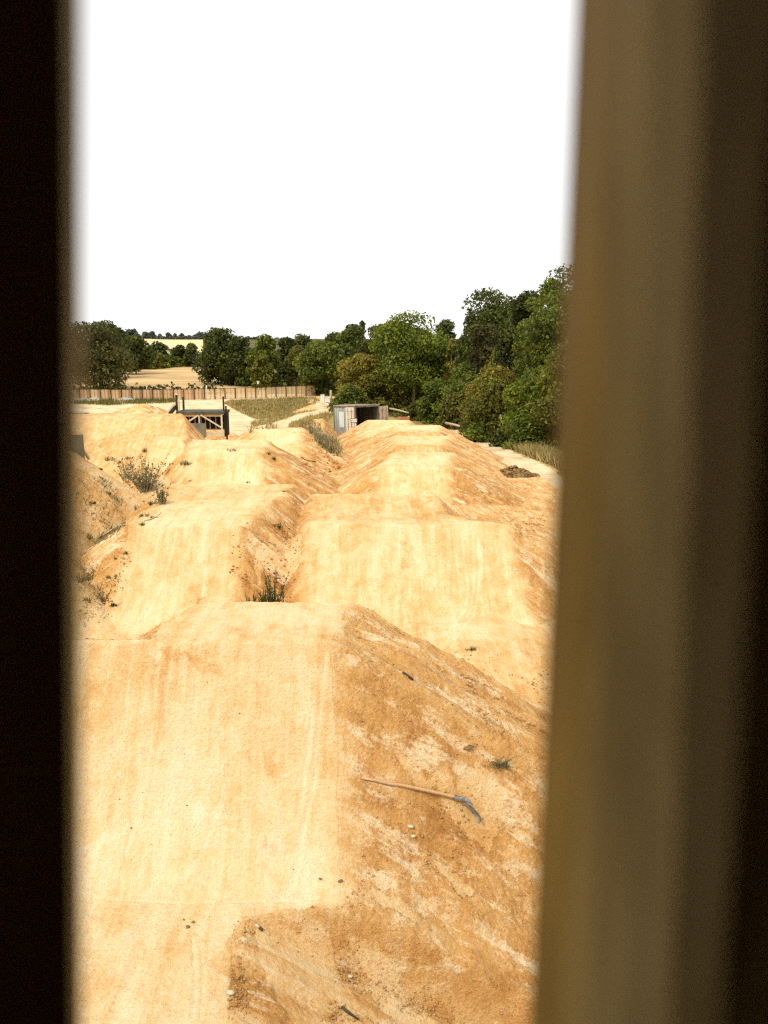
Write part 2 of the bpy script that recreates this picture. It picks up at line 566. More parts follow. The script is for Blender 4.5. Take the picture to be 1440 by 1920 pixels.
M['dry'] = leaf_mat('dry_grass', (0.15, 0.11, 0.03), (0.36, 0.27, 0.09), (0.58, 0.46, 0.20))
M['bark'] = simple_mat('bark', [(0.3, (0.04, 0.028, 0.015)), (0.7, (0.13, 0.095, 0.055))], 5, (1, 1, 0.2))
M['bark_pale'] = simple_mat('pale_bark', [(0.3, (0.14, 0.10, 0.05)), (0.7, (0.36, 0.28, 0.16))], 5, (1, 1, 0.2))
M['dead'] = simple_mat('dead_wood', [(0.3, (0.25, 0.19, 0.11)), (0.7, (0.55, 0.45, 0.30))], 8, (1, 1, 1))
M['field'] = simple_mat('stubble', [(0.3, (0.25, 0.155, 0.06)), (0.5, (0.46, 0.31, 0.145)), (0.7, (0.60, 0.43, 0.22))], 0.09, (0.6, 2.2, 1), 0.95, 0.05, 0.0)
M['field_pale'] = simple_mat('ripe_crop', [(0.35, (0.56, 0.44, 0.22)), (0.65, (0.66, 0.54, 0.30))], 0.03, (0.5, 1.5, 1), 0.95, 0.05, 0.0)
M['hill'] = simple_mat('hill_grass', [(0.3, (0.06, 0.06, 0.02)), (0.7, (0.16, 0.14, 0.05))], 0.05, (1, 1, 1), 0.95, 0.05, 0.0)


# ------------------------------------------------------------------ object helpers
def tag(o, label=None, cat=None, group=None, kind=None):
    if label:
        o['label'] = label
    if cat:
        o['category'] = cat
    if group:
        o['group'] = group
    if kind:
        o['kind'] = kind
    return o


def empty(name, loc, label, cat, group=None, rz=0.0):
    o = bpy.data.objects.new(name, None)
    o.empty_display_size = 0.2
    COL.objects.link(o)
    o.location = loc
    o.rotation_euler = (0, 0, rz)
    return tag(o, label, cat, group)


def mesh_obj(name, V, Fc, mat, parent=None, smooth=False, tint=None, kind=None):
    me = bpy.data.meshes.new(name)
    V = np.asarray(V, np.float32)
    Fc = np.asarray(Fc)
    me.vertices.add(len(V))
    me.vertices.foreach_set('co', V.ravel())
    if Fc.ndim == 2:
        k = Fc.shape[1]
        me.loops.add(Fc.size)
        me.loops.foreach_set('vertex_index', Fc.ravel().astype(np.int32))
        me.polygons.add(len(Fc))
        me.polygons.foreach_set('loop_start', np.arange(0, Fc.size, k, dtype=np.int32))
        me.polygons.foreach_set('loop_total', np.full(len(Fc), k, np.int32))
    me.update(calc_edges=True)
    me.materials.append(mat)
    if smooth:
        me.polygons.foreach_set('use_smooth', np.ones(len(me.polygons), bool))
    if tint is not None:
        at = me.attributes.new('tint', 'FLOAT', 'POINT')
        at.data.foreach_set('value', np.asarray(tint, np.float32))
    o = bpy.data.objects.new(name, me)
    COL.objects.link(o)
    if parent is not None:
        o.parent = parent
    if kind:
        o['kind'] = kind
    return o


class MB:
    """collects boxes, bars and tubes of one part"""

    def __init__(self):
        self.v, self.f = [], []

    def add(self, vs_, fs_):
        b = len(self.v)
        self.v += [tuple(p) for p in vs_]
        self.f += [tuple(i + b for i in f) for f in fs_]
        return self

    def box(self, c, s, rot=None, bev=0.0):
        c = Vector(c)
        hx, hy, hz = s[0] / 2, s[1] / 2, s[2] / 2
        R = rot if rot is not None else Matrix.Identity(3)
        if bev <= 0:
            pts = [c + R @ Vector((x * hx, y * hy, z * hz)) for z in (-1, 1) for y in (-1, 1) for x in (-1, 1)]
            return self.add(pts, [(0, 2, 3, 1), (4, 5, 7, 6), (0, 1, 5, 4), (2, 6, 7, 3), (0, 4, 6, 2), (1, 3, 7, 5)])
        pts, idx = [], {}
        for z in (-1, 1):
            for y in (-1, 1):
                for x in (-1, 1):
                    for a in range(3):
                        p = [x * (hx - bev), y * (hy - bev), z * (hz - bev)]
                        p[a] += (x, y, z)[a] * bev
                        idx[(x, y, z, a)] = len(pts)
                        pts.append(c + R @ Vector(p))
        fs_ = []
        for a in range(3):
            b_, c_ = (a + 1) % 3, (a + 2) % 3
            for s_ in (-1, 1):
                q = []
                for (u, w) in ((-1, -1), (1, -1), (1, 1), (-1, 1)):
                    k = [0, 0, 0]
                    k[a], k[b_], k[c_] = s_, u, w
                    q.append(idx[(*k, a)])
                fs_.append(tuple(q if s_ > 0 else q[::-1]))
        for a in range(3):
            b_, c_ = (a + 1) % 3, (a + 2) % 3
            for u in (-1, 1):
                for w in (-1, 1):
                    k0, k1 = [0, 0, 0], [0, 0, 0]
                    k0[a], k0[b_], k0[c_] = -1, u, w
                    k1[a], k1[b_], k1[c_] = 1, u, w
                    q = (idx[(*k0, b_)], idx[(*k1, b_)], idx[(*k1, c_)], idx[(*k0, c_)])
                    fs_.append(q if u * w > 0 else q[::-1])
        for z in (-1, 1):
            for y in (-1, 1):
                for x in (-1, 1):
                    q = tuple(idx[(x, y, z, a)] for a in range(3))
                    fs_.append(q if x * y * z > 0 else q[::-1])
        return self.add(pts, fs_)

    def bar(self, a, b, w, h, up=(0, 0, 1), bev=0.0):
        a, b = Vector(a), Vector(b)
        d = (b - a)
        L = d.length
        z = d.normalized()
        u = Vector(up)
        if abs(z.dot(u)) > 0.98:
            u = Vector((0, 1, 0))
        x = z.cross(u).normalized()
        y = z.cross(x).normalized()
        R = Matrix((x, y, z)).transposed()
        return self.box((a + b) / 2, (w, h, L), R, bev)

    def tube(self, pts, rad, n=8):
        pts = [Vector(p) for p in pts]
        rad = rad if isinstance(rad, (list, tuple)) else [rad] * len(pts)
        vs_, fs_ = [], []
        for i, p in enumerate(pts):
            d = (pts[min(i + 1, len(pts) - 1)] - pts[max(i - 1, 0)]).normalized()
            u = d.cross(Vector((0.3, 0.2, 0.93)))
            if u.length < 0.1:
                u = d.cross(Vector((1, 0, 0)))
            u.normalize()
            w = d.cross(u)
            for j in range(n):
                a = 2 * math.pi * j / n
                vs_.append(p + (u * math.cos(a) + w * math.sin(a)) * rad[i])
        for i in range(len(pts) - 1):
            for j in range(n):
                fs_.append((i * n + j, i * n + (j + 1) % n, (i + 1) * n + (j + 1) % n, (i + 1) * n + j))
        fs_.append(tuple(range(n))[::-1])
        fs_.append(tuple((len(pts) - 1) * n + j for j in range(n)))
        return self.add(vs_, fs_)

    def build(self, name, mat, parent=None, smooth=False, kind=None):
        me = bpy.data.meshes.new(name)
        me.from_pydata(self.v, [], self.f)
        me.update()
        me.materials.append(mat)
        if smooth:
            for p in me.polygons:
                p.use_smooth = len(p.vertices) == 4
        o = bpy.data.objects.new(name, me)
        COL.objects.link(o)
        if parent is not None:
            o.parent = parent
        if kind:
            o['kind'] = kind
        return o


def copy_tree(o, parent=None):
    c = o.copy()
    COL.objects.link(c)
    if parent is not None:
        c.parent = parent
    for ch in list(o.children):
        copy_tree(ch, c)
    return c


# ------------------------------------------------------------------ build terrain grid
TRACKS = [([(866, 1000), (870, 1060), (878, 1105), (868, 1150), (835, 1190)], 0.022, 0.012), ([(886, 1000), (888, 1060), (888, 1110), (874, 1160)], 0.020, 0.012),
          ([(895, 1000), (900, 1060), (896, 1110), (884, 1160), (850, 1200)], 0.025, 0.010), ([(298, 1215), (288, 1330), (280, 1420), (262, 1510), (235, 1600)], 0.020, 0.007),
          ([(325, 1215), (310, 1300), (302, 1380), (285, 1470)], 0.018, 0.006), ([(612, 1230), (602, 1330), (590, 1450), (565, 1580), (540, 1680)], 0.022, 0.007), ([(590, 1300), (580, 1400), (560, 1530)], 0.020, 0.006),
          ([(600, 1420), (575, 1530), (545, 1620)], 0.018, 0.006), ([(420, 1480), (395, 1560), (350, 1640)], 0.02, 0.005), ([(362, 1760), (368, 1850), (360, 1915)], 0.018, 0.006), ([(376, 1770), (382, 1850), (376, 1915)], 0.016, 0.005),
          ([(395, 1010), (380, 1080), (330, 1160)], 0.025, 0.008), ([(330, 1000), (310, 1080), (270, 1160)], 0.025, 0.008), ([(200, 1691), (400, 1694), (560, 1690), (640, 1668)], 0.012, 0.006)]


def build_terrain():
    ys = np.concatenate([np.linspace(0.4, 4.4, 30, endpoint=False), np.linspace(4.4, 8.7, 400, endpoint=False), np.linspace(8.7, 17, 400, endpoint=False),
                         np.linspace(17, 48, 330, endpoint=False), np.geomspace(48, 125, 130, endpoint=False), np.geomspace(125, 2500, 120)])
    us = np.concatenate([np.linspace(-1.5, -0.46, 45, endpoint=False), np.linspace(-0.46, 0.27, 380, endpoint=False), np.linspace(0.27, 1.3, 45)])
    Y, U = np.meshgrid(ys, us, indexing='ij')
    X = U * (Y * 0.985 + 0.8)
    x, y = X.ravel(), Y.ravel()
    z, who, packed, fu, fv, od = height(x, y, True)
    fm = sstep(0.0, 0.10, od - 0.02 - 0.002 * y)
    # mottle the packed mask so edges between packed and loose earth wander
    packed = np.clip(packed + 0.20 * fbm(x * 1.3, y * 1.3, 4, 5) * sstep(0.02, 0.3, packed), 0, 1)
    w1, w2 = fbm(x * 2.5, y * 2.5, 4, 61), fbm(x * 2.5, y * 2.5, 4, 62)

    def slab(pts, val, wob=0.10):
        q = np.array([hit(*p)[:2] for p in pts])
        xx, yy = x + wob * w1, y + wob * w2
        ins = np.zeros(len(x), bool)
        j = len(q) - 1
        for i in range(len(q)):
            ins ^= ((q[i, 1] > yy) != (q[j, 1] > yy)) & (xx < (q[j, 0] - q[i, 0]) * (yy - q[i, 1]) / (q[j, 1] - q[i, 1] + 1e-9) + q[i, 0])
            j = i
        return np.where(ins, val, packed)
    packed = slab([(478, 1735), (560, 1715), (600, 1745), (640, 1800), (665, 1860), (690, 1960), (600, 1980), (520, 1880), (470, 1800)], 0.5, 0.10)
    packed = slab([(640, 1725), (700, 1760), (790, 1880), (830, 1960), (760, 1960), (680, 1820)], 0.5, 0.08)
    packed = slab([(800, 1450), (880, 1455), (945, 1500), (955, 1560), (900, 1570), (850, 1530)], 0.6, 0.12)
    packed = slab([(730, 1395), (770, 1400), (820, 1470), (790, 1475)], 0.6, 0.10)
    packed = slab([(800, 1610), (850, 1630), (900, 1690), (860, 1690)], 0.6, 0.08)
    packed = slab([(690, 1670), (760, 1700), (790, 1735), (720, 1720)], 0.6, 0.06)
    packed = slab([(500, 1010), (560, 1000), (562, 1050), (545, 1075), (500, 1060), (480, 1100), (470, 1060)], 0.75, 0.10)
    packed = slab([(298, 1212), (345, 1216), (415, 1226), (416, 1252), (370, 1256), (350, 1238), (310, 1250)], 0.6, 0.09)
    packed = slab([(288, 1240), (312, 1240), (306, 1330), (290, 1400), (282, 1330)], 0.72, 0.10)
    packed = slab([(430, 1375), (640, 1370), (640, 1440), (520, 1450), (430, 1410)], 0.72, 0.18)
    packed = slab([(745, 1020), (775, 1015), (770, 1060), (750, 1075)], 0.5, 0.10)
    packed = slab([(100, 1560), (300, 1545), (560, 1560), (640, 1640), (600, 1690), (455, 1712), (425, 1760), (420, 1960), (60, 1960)], 1.16, 0.16)
    packed = slab([(640, 1150), (690, 1190), (760, 1250), (720, 1260), (660, 1210)], 0.08, 0.1)
    packed = slab([(268, 1198), (370, 1121), (386, 1122), (292, 1196)], 0.05, 0.03)
    loose = np.clip(1 - packed, 0, 1)
    near = sstep(60, 12, y)
    clump = 0.35 + 0.9 * sstep(-0.15, 0.45, fbm(x * 2.2, y * 2.2, 3, 15))
    det = loose * (0.05 * fbm(x * 1.6, y * 1.6, 5, 1)
                   + 0.030 * np.abs(fbm(x * 7, y * 7, 3, 2)) * sstep(-0.1, 0.5, fbm(x * 1.1, y * 1.1, 2, 8))
                   + near * clump * (0.030 * np.maximum(perlin(x * 17, y * 17, 3), 0) + 0.022 * np.maximum(perlin(x * 33, y * 33, 4), 0) + 0.013 * perlin(x * 58, y * 58, 14))
                   + 0.06 * fbm(fu * 3.6, fv * 0.55, 5, 6) * (who >= 0) * sstep(0, 0.4, od))
    det += packed * (0.018 * fbm(x * 1.1, y * 1.1, 4, 11) + 0.0035 * fbm(x * 9, y * 9, 3, 12) + 0.006 * fbm(fu * 7, fv * 0.7, 3, 13) * fm)
    det *= sstep(2.5, 4.5, y)
    # tyre grooves pressed into the faces
    track = np.zeros_like(x)
    for pts, wd, dp in TRACKS:
        q = np.array([hit(*p)[:2] for p in pts])
        q = np.concatenate([np.linspace(q[i], q[i + 1], 6, endpoint=False) for i in range(len(q) - 1)] + [q[-1:]])
        for _ in range(4):
            q[1:-1] = (q[:-2] + 2 * q[1:-1] + q[2:]) / 4
        box = np.nonzero((x > q[:, 0].min() - 0.3) & (x < q[:, 0].max() + 0.3) & (y > q[:, 1].min() - 0.1) & (y < q[:, 1].max() + 0.1))[0]
        dm = np.full(len(box), 9.0)
        for a_, b_ in zip(q, q[1:]):
            e_ = b_ - a_
            t_ = np.clip(((x[box] - a_[0]) * e_[0] + (y[box] - a_[1]) * e_[1]) / (e_ @ e_ + 1e-12), 0, 1)
            dm = np.minimum(dm, np.hypot(x[box] - a_[0] - t_ * e_[0], y[box] - a_[1] - t_ * e_[1]))
        g_ = np.exp(-(dm / wd) ** 2) * (0.55 + 0.6 * fbm(x[box] * 5, y[box] * 5, 3, 91))
        track[box] = np.maximum(track[box], np.clip(g_, 0, 1))
        det[box] += -dp * g_ + dp * 0.7 * np.exp(-((dm - 2 * wd) / wd) ** 2)
    far = sstep(60, 200, y)
    det = det * (1 - far) + far * 0.35 * fbm(x * 0.03, y * 0.03, 3, 21) * sstep(125, 150, y)
    z = z + det
    # surface masks
    r = x / np.maximum(y, 1)
    gravel = np.zeros_like(x)
    grassy = np.zeros_like(x)
    yard = sstep(40, 52, y) * sstep(-0.10, -0.14, r + 0.02 * perlin(x * 0.2, y * 0.2, 31))
    gravel = np.maximum(gravel, yard * (who < 0))

    def poly(pts, val=1.0, soft=None):
        q = np.array([hit(*p)[:2] for p in pts])
        ins = np.zeros(len(x), bool)
        j = len(q) - 1
        for i in range(len(q)):
            c = ((q[i, 1] > y) != (q[j, 1] > y)) & (x < (q[j, 0] - q[i, 0]) * (y - q[i, 1]) / (q[j, 1] - q[i, 1] + 1e-9) + q[i, 0])
            ins ^= c
            j = i
        return ins & (who < 0)
    g1 = poly([(430, 752), (590, 745), (600, 752), (560, 768), (520, 783), (480, 787), (452, 775), (420, 757)])
    grassy = np.where(g1, 0.75, grassy)
    g2 = poly([(470, 792), (540, 775), (600, 768), (622, 780), (585, 792), (520, 806), (470, 806)])
    grassy = np.where(g2, 0.55, grassy)
    g3 = poly([(130, 751), (330, 749), (330, 754), (200, 760), (130, 757)])
    grassy = np.where(g3, 0.5, grassy)
    # everything beyond the edge of the right hand track is rough grass under the trees
    e = np.array([hit(*p)[:2] for p in [(1060, 900), (1040, 880), (1000, 863), (950, 842), (900, 822), (860, 806), (835, 797)]])
    edge = np.interp(y, e[:, 1], e[:, 0])
    grassy = np.where((x > edge + 0.25 * perlin(x, y * 0.5, 9)) & (y > 8) & (y < 125), 0.8, grassy)
    grassy = np.where((y > 64) & (x > -6.5) & (y < 125) & (who < 0), 0.8, grassy)
    pr = poly([(832, 799), (862, 805), (905, 822), (955, 843), (1005, 864), (1075, 908), (1090, 950), (1010, 893), (945, 872), (890, 845), (850, 820)])
    path = poly([(570, 746), (582, 745), (612, 764), (608, 770), (598, 768)])
    grassy = np.where(path, 0, grassy)
    gravel = np.where(path, 1, gravel)
    gravel = np.where(pr & (grassy < 0.3), 0.85, gravel)
    sand = poly([(612, 766), (560, 776), (520, 790), (480, 800), (425, 800), (425, 806), (490, 807), (545, 793), (580, 781), (622, 772)])
    grassy = np.where(sand, 0, grassy)
    gravel = np.where(sand, 0.9, gravel)
    # weedy bank on the left and the gully beside the third jump
    bank = (who < 0) & (y > 9) & (y < 21) & (x < -3.2)
    grassy = np.where(bank, 0.33, grassy)
    gully = (who < 0) & (y > 25) & (y < 50) & (x < 0) & (x > -5)
    grassy = np.where(gully, 0.42, grassy)
    gravel = np.where(grassy > 0.4, 0, gravel)

    nr, nc = Y.shape
    co = np.stack([x, y, z], -1)
    g = co.reshape(nr, nc, 3)
    du = np.gradient(g, axis=1)
    dv = np.gradient(g, axis=0)
    nrm = np.cross(du.reshape(-1, 3), dv.reshape(-1, 3))
    nrm /= np.linalg.norm(nrm, axis=1, keepdims=True) + 1e-12
    # class per quad
    cls = who.reshape(nr, nc)[:-1, :-1].copy()
    yq = Y[:-1, :-1]
    rq = r.reshape(nr, nc)[:-1, :-1]
    cls = np.where(yq > 118, -2, cls)                                         # hill
    bound = 205 + 90 * sstep(-0.42, -0.2, rq)
    cls = np.where((yq > 118) & (yq < bound) & (rq < -0.15), -3, cls)         # stubble field
    cls = np.where((yq > 395) & (yq < 590) & (rq > -0.335) & (rq < -0.232), -4, cls)   # pale field on the hill
    ii = np.arange(nr * nc).reshape(nr, nc)
    quads = np.stack([ii[:-1, :-1], ii[:-1, 1:], ii[1:, 1:], ii[1:, :-1]], -1).reshape(-1, 4)
    cls = cls.ravel()
    spec = {-1: ('ground', 'dirt', None), -2: ('hill', 'hill', 'wooded hillside rising behind the fields'),
            -3: ('field', 'field', 'brown stubble field behind the wooden fence'), -4: ('field', 'field_pale', 'pale ripe field high on the far hill')}
    for k in sorted(set(cls.tolist())):
        q = quads[cls == k]
        used, inv = np.unique(q, return_inverse=True)
        q = inv.reshape(-1, 4)
        if k >= 0:
            nm, mt, lb = MOUNDS[k]['name'], 'dirt', MOUNDS[k]['label']
        else:
            nm, mt, lb = spec[k]
        o = mesh_obj(nm, co[used], q, M[mt], smooth=True)
        me = o.data
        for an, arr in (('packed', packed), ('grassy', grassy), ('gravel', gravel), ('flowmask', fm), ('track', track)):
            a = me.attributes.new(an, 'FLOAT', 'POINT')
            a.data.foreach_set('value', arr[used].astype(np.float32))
        a = me.attributes.new('flow', 'FLOAT_VECTOR', 'POINT')
        a.data.foreach_set('vector', np.stack([fu[used], fv[used], np.zeros(len(used))], -1).astype(np.float32).ravel())
        me.normals_split_custom_set_from_vertices(nrm[used].tolist())
        o['kind'] = 'structure'
        if lb:
            o['label'] = lb


build_terrain()

# ------------------------------------------------------------------ trees
def crown_arrays(r, w, h, depth, n_leaf, leaf, blobs=46, blob_r=(0.15, 0.27), droop=0.15, shape='round', gap=0.0):
    """leaf clumps spread over lumps of an uneven crown; centre of the crown at the origin"""
    a = r.uniform(0, 2 * np.pi, blobs)
    s = r.uniform(-1, 1, blobs)
    rad = r.uniform(0.35, 0.92, blobs)
    k = np.sqrt(1 - s ** 2)
    if shape == 'cone':
        k = k * np.clip(0.62 - 0.5 * s, 0.1, 1.2)
    if shape == 'round':
        k = np.sqrt(np.clip(1 - np.where(s < 0, s * 0.45, s) ** 2, 0, 1))
    if shape == 'bush':
        k = np.sqrt(np.clip(1 - np.clip(s, -0.1, 1) ** 2, 0, 1))
    B = np.stack([np.cos(a) * k * rad * w / 2, np.sin(a) * k * rad * depth / 2, s * np.where(s < -0.5, 0.97, np.where(s > 0.6, 0.86, rad * 0.95 + 0.05)) * h / 2], -1)
    br = r.uniform(*blob_r, blobs) * min(w, h * 1.15)
    bt = r.uniform(-0.22, 0.22, blobs)
    vol = br ** 2
    who = r.choice(blobs, n_leaf, p=vol / vol.sum())
    d = r.normal(size=(n_leaf, 3))
    d[:, 2] += 0.25
    d /= np.linalg.norm(d, axis=1, keepdims=True)
    rr = br[who] * r.uniform(0.35, 1.0, n_leaf) ** 0.55
    ctr = B[who] + d * rr[:, None] * np.array([1, 1, 0.8])
    nrm = d * 0.55 + r.normal(size=(n_leaf, 3)) * 0.5 + np.array([0, 0, 0.35])
    nrm /= np.linalg.norm(nrm, axis=1, keepdims=True)
    nrm[:, 2] += 0.0
    t = np.cross(nrm, r.normal(size=(n_leaf, 3)))
    t /= np.linalg.norm(t, axis=1, keepdims=True) + 1e-9
    t[:, 2] -= droop
    b = np.cross(nrm, t)
    L = leaf * r.uniform(0.55, 1.35, n_leaf)[:, None]
    v = np.stack([ctr - t * L, ctr + b * L * 0.55 + nrm * L * 0.18, ctr + t * L, ctr - b * L * 0.55 + nrm * L * 0.18], 1)
    tint = np.clip(0.45 + bt[who] + r.normal(0, 0.2, n_leaf), 0, 1)
    return v.reshape(-1, 3), np.repeat(tint, 4), B


def tree(px, top_py, w_px, dist, mat, label, n=5000, leaf=None, name='tree', cat='tree', group=None, shape='round', trunk='bark', clear=0.12, trunk_r=None, base=None, blobs=46, blob_r=(0.16, 0.30), wfac=1.0, show_limbs=3):
    x, y, ztop = at_dist(px, top_py, dist)
    zb = ground_z(x, y) - 0.1
    if base is not None:
        zb = at_dist(px, base, dist)[2]
    H = ztop - zb
    _, fy, _ = ray(px, top_py)
    W = w_px / F * dist / fy * wfac
    ch = H * (1 - clear)
    r = np.random.default_rng(int(px * 31 + top_py * 7 + dist))
    if leaf is None:
        leaf = 0.0016 * dist + 0.04
    n = int(n * (2.1 if dist < 80 else 1.7))
    v, tint, B = crown_arrays(r, W, ch, W * 0.95, n, leaf, blobs, blob_r, shape=shape)
    root = empty(name, (x, y, zb), label, cat, group)
    v = v + np.array([0, 0, H - ch / 2])
    v[:, 2] = np.maximum(v[:, 2], 0.15)
    mesh_obj('crown', v, np.arange(len(v)).reshape(-1, 4), M[mat], root, tint=tint)
    tr = MB()
    R = trunk_r or max(0.05, H * 0.018)
    pts = [(0, 0, -0.3)]
    dx, dy = r.normal(0, 0.02, 2)
    for i in range(1, 7):
        q = i / 6
        pts.append((dx * H * q + r.normal(0, 0.008) * H, dy * H * q, H * 0.82 * q))
    tr.tube(pts, [R * (1.25 - 1.05 * i / 6) for i in range(7)], 7)
    for b in B[:show_limbs * 3]:
        q = r.uniform(0.3, 0.6)
        p0 = Vector(pts[int(q * 6)])
        p2 = Vector((b[0], b[1], b[2] + H - ch / 2))
        if p2.z < p0.z:
            p2.z = p0.z + 0.1 * H
        pm = (p0 + p2) / 2 + Vector((0, 0, -0.03 * H))
        tr.tube([p0, pm, p2], [R * 0.5, R * 0.3, R * 0.1], 5)
    tr.build('trunk', M[trunk], root, True)
    return root


GT = 'trees beyond the wooden fence'
GR = 'trees of the wood beside the jumps'
# beyond the fence
tree(168, 618, 150, 128, 'leaf_brown', 'big brownish tree with hanging foliage by the dark plank, behind the fence', 8000, group=GT, base=738, clear=0.02)
tree(193, 604, 66, 165, 'leaf_dark', 'dark treetop peeping over the big brownish tree', 3500, group=GT, base=700)
tree(150, 606, 60, 175, 'leaf_dark', 'dark tree half hidden by the blurred plank, behind the brownish tree', 3000, group=GT, base=700)
tree(226, 613, 40, 190, 'leaf_brown', 'narrow brownish tree stepping down the skyline from the tall dark top', 2200, group=GT, base=690)
tree(251, 631, 54, 180, 'leaf_dark', 'dark pointed tree at the edge of the stubble field beside the brownish tree', 4000, group=GT, base=698, clear=0.03)
tree(285, 664, 60, 215, 'leaf_olive', 'low olive bush along the top edge of the stubble field', 2200, None, 'bush', 'bush', 'bushes along the stubble field', base=696, clear=0.0, shape='bush')
tree(297, 645, 44, 225, 'leaf_dark', 'dark round tree below the pale hill field', 2600, group=GT, base=694, clear=0.02)
tree(318, 668, 40, 222, 'leaf_mid', 'low green bush between two dark trees of the stubble field', 1600, None, 'bush', 'bush', 'bushes along the stubble field', base=693, clear=0.0, shape='bush')
tree(337, 650, 32, 232, 'leaf_dark', 'slim dark tree beside the cone shaped tree', 1800, group=GT, base=692, clear=0.03)
tree(359, 648, 38, 226, 'leaf_dark', 'dark cone shaped tree at the right end of the stubble field', 2400, group=GT, base=694, shape='cone', clear=0.02)
tree(412, 626, 88, 142, 'leaf_dark', 'large dark round tree standing behind the fence at the stubble field', 8000, group=GT, base=722, clear=0.05)
tree(449, 634, 62, 139, 'leaf_dark', 'dark tree joined to the flank of the large round one', 6000, group=GT, base=726, clear=0.02)
tree(497, 632, 58, 134, 'leaf_mid', 'lighter green tree behind the white topped sign post', 5500, group=GT, base=728, clear=0.02)
tree(489, 664, 44, 130, 'leaf_olive', 'olive bush at the foot of the lighter green tree', 2200, None, 'bush', 'bush', 'bushes behind the fence', base=731, clear=0.0, shape='bush')
tree(537, 633, 44, 150, 'leaf_dark', 'dark tree between the lighter green tree and the round green one', 4500, group=GT, base=728, clear=0.02)
tree(566, 630, 56, 158, 'leaf_dark', 'dark treetop rising above the end of the fence', 5000, group=GT, base=724, clear=0.02)
tree(556, 648, 40, 138, 'leaf_olive', 'small olive tree tucked in front of dark trees above the fence', 2200, group=GT, base=726, clear=0.02)
tree(603, 645, 82, 112, 'leaf_mid', 'round green tree at the end of the wooden fence', 8000, group=GT, base=748, clear=0.06)
tree(630, 627, 62, 150, 'leaf_dark', 'dark tree on the skyline over the round green tree', 5000, group=GT, base=735)
tree(662, 613, 76, 146, 'leaf_mid', 'tall mid green tree below the ragged spire', 6000, group=GR, base=740)
tree(679, 596, 40, 150, 'leaf_dark', 'ragged thin topped tree making the spire on the skyline', 900, group=GR, base=735, blob_r=(0.09, 0.16), shape='cone')
tree(706, 608, 66, 140, 'leaf_brown', 'brownish tree on the skyline next to the bright green tree', 5500, group=GR, base=745)
tree(645, 650, 60, 128, 'leaf_dark', 'dark filler tree behind the yellowing bush', 4000, group=GR, base=748)
tree(745, 600, 70, 132, 'leaf_dark', 'dark tree mostly hidden by the bright green crown', 4000, group=GR, base=750)
tree(838, 597, 54, 118, 'leaf_dark', 'dark tree with a feathery top behind the bright green tree', 3200, group=GR, base=758)
tree(800, 640, 90, 112, 'leaf_brown', 'brownish tree filling the shade behind the bright green tree', 5500, group=GR, base=765)
tree(852, 636, 34, 92, 'leaf_yellow', 'thin birch with a white stem and yellowed top', 1500, group=GR, base=775, trunk='bark_pale', clear=0.30, trunk_r=0.10, show_limbs=1)
tree(866, 660, 80, 98, 'leaf_dark', 'dark undergrowth tree behind the thin birch', 4500, group=GR, base=775)
tree(672, 668, 78, 93, 'leaf_yellow', 'yellowing round bush behind the container roof', 7000, None, 'bush', 'bush', 'bushes of the wood beside the jumps', base=768, clear=0.0)
tree(722, 690, 70, 92, 'leaf_olive', 'olive bush between the yellowing bush and the bright tree trunk', 4500, None, 'bush', 'bush', 'bushes of the wood beside the jumps', base=775, clear=0.0)
tree(655, 726, 62, 88, 'leaf_mid', 'low green bush over the container roof edge', 3000, None, 'bush', 'bush', 'bushes of the wood beside the jumps', base=776, clear=0.0, shape='bush')
tree(776, 592, 142, 94, 'leaf_bright', 'tall bright green tree with a pale bare trunk', 11000, group=GR, base=771, trunk='bark_pale', clear=0.30, trunk_r=0.19, show_limbs=5, blobs=60)
tree(770, 690, 130, 101, 'leaf_olive', 'olive undergrowth behind the pale trunk', 6000, None, 'bush', 'bush', 'bushes of the wood beside the jumps', base=775, clear=0.0, shape='bush')
tree(925, 549, 128, 76, 'leaf_dark', 'tall dark tree standing above the brownish thicket', 12000, group=GR, base=790, clear=0.08, blobs=70)
tree(905, 600, 76, 72, 'leaf_brown', 'brownish tree leaning out before the tall dark one', 5500, group=GR, base=795)
tree(978, 566, 84, 68, 'leaf_mid', 'green tree between the tall dark tree and the blurred plank', 6500, group=GR, base=805)
tree(990, 543, 100, 64, 'leaf_dark', 'dark tree joining the tall dark crown to the blurred plank', 7000, group=GR, base=815, clear=0.03)
tree(1030, 520, 100, 60, 'leaf_mid', 'green tree leaning over the skyline beside the blurred plank', 7000, group=GR, base=825, clear=0.03)
tree(890, 580, 70, 84, 'leaf_dark', 'dark shoulder of leaves next to the dip in the skyline', 5000, group=GR, base=785, clear=0.02)
tree(1062, 500, 150, 56, 'leaf_mid', 'tall tree cut off by the blurred plank', 11000, group=GR, base=840, blobs=64)
tree(1020, 590, 90, 60, 'leaf_dark', 'dark tree in the shade beside the blurred plank', 6500, group=GR, base=830, clear=0.03)
tree(820, 716, 62, 80, 'leaf_bright', 'fresh green bush left of the brownish thicket', 4500, None, 'bush', 'bush', 'bushes of the wood beside the jumps', base=795, clear=0.0)
tree(884, 690, 96, 72, 'leaf_mid', 'dark green thicket below the tall dark tree', 6000, None, 'bush', 'bush', 'bushes of the wood beside the jumps', base=805, clear=0.0, shape='bush')
tree(868, 738, 74, 66, 'leaf_olive', 'olive green bush where the pole lies', 5500, None, 'bush', 'bush', 'bushes of the wood beside the jumps', base=818, clear=0.0)
tree(937, 690, 110, 58, 'leaf_yellow', 'brownish yellow thicket arching over the track edge', 4200, None, 'bush', 'bush', 'bushes of the wood beside the jumps', base=832, clear=0.0, shape='bush')
tree(930, 716, 112, 57, 'leaf_olive', 'olive body of leaves under the brownish arch', 6500, None, 'bush', 'bush', 'bushes of the wood beside the jumps', base=834, clear=0.0, shape='bush')
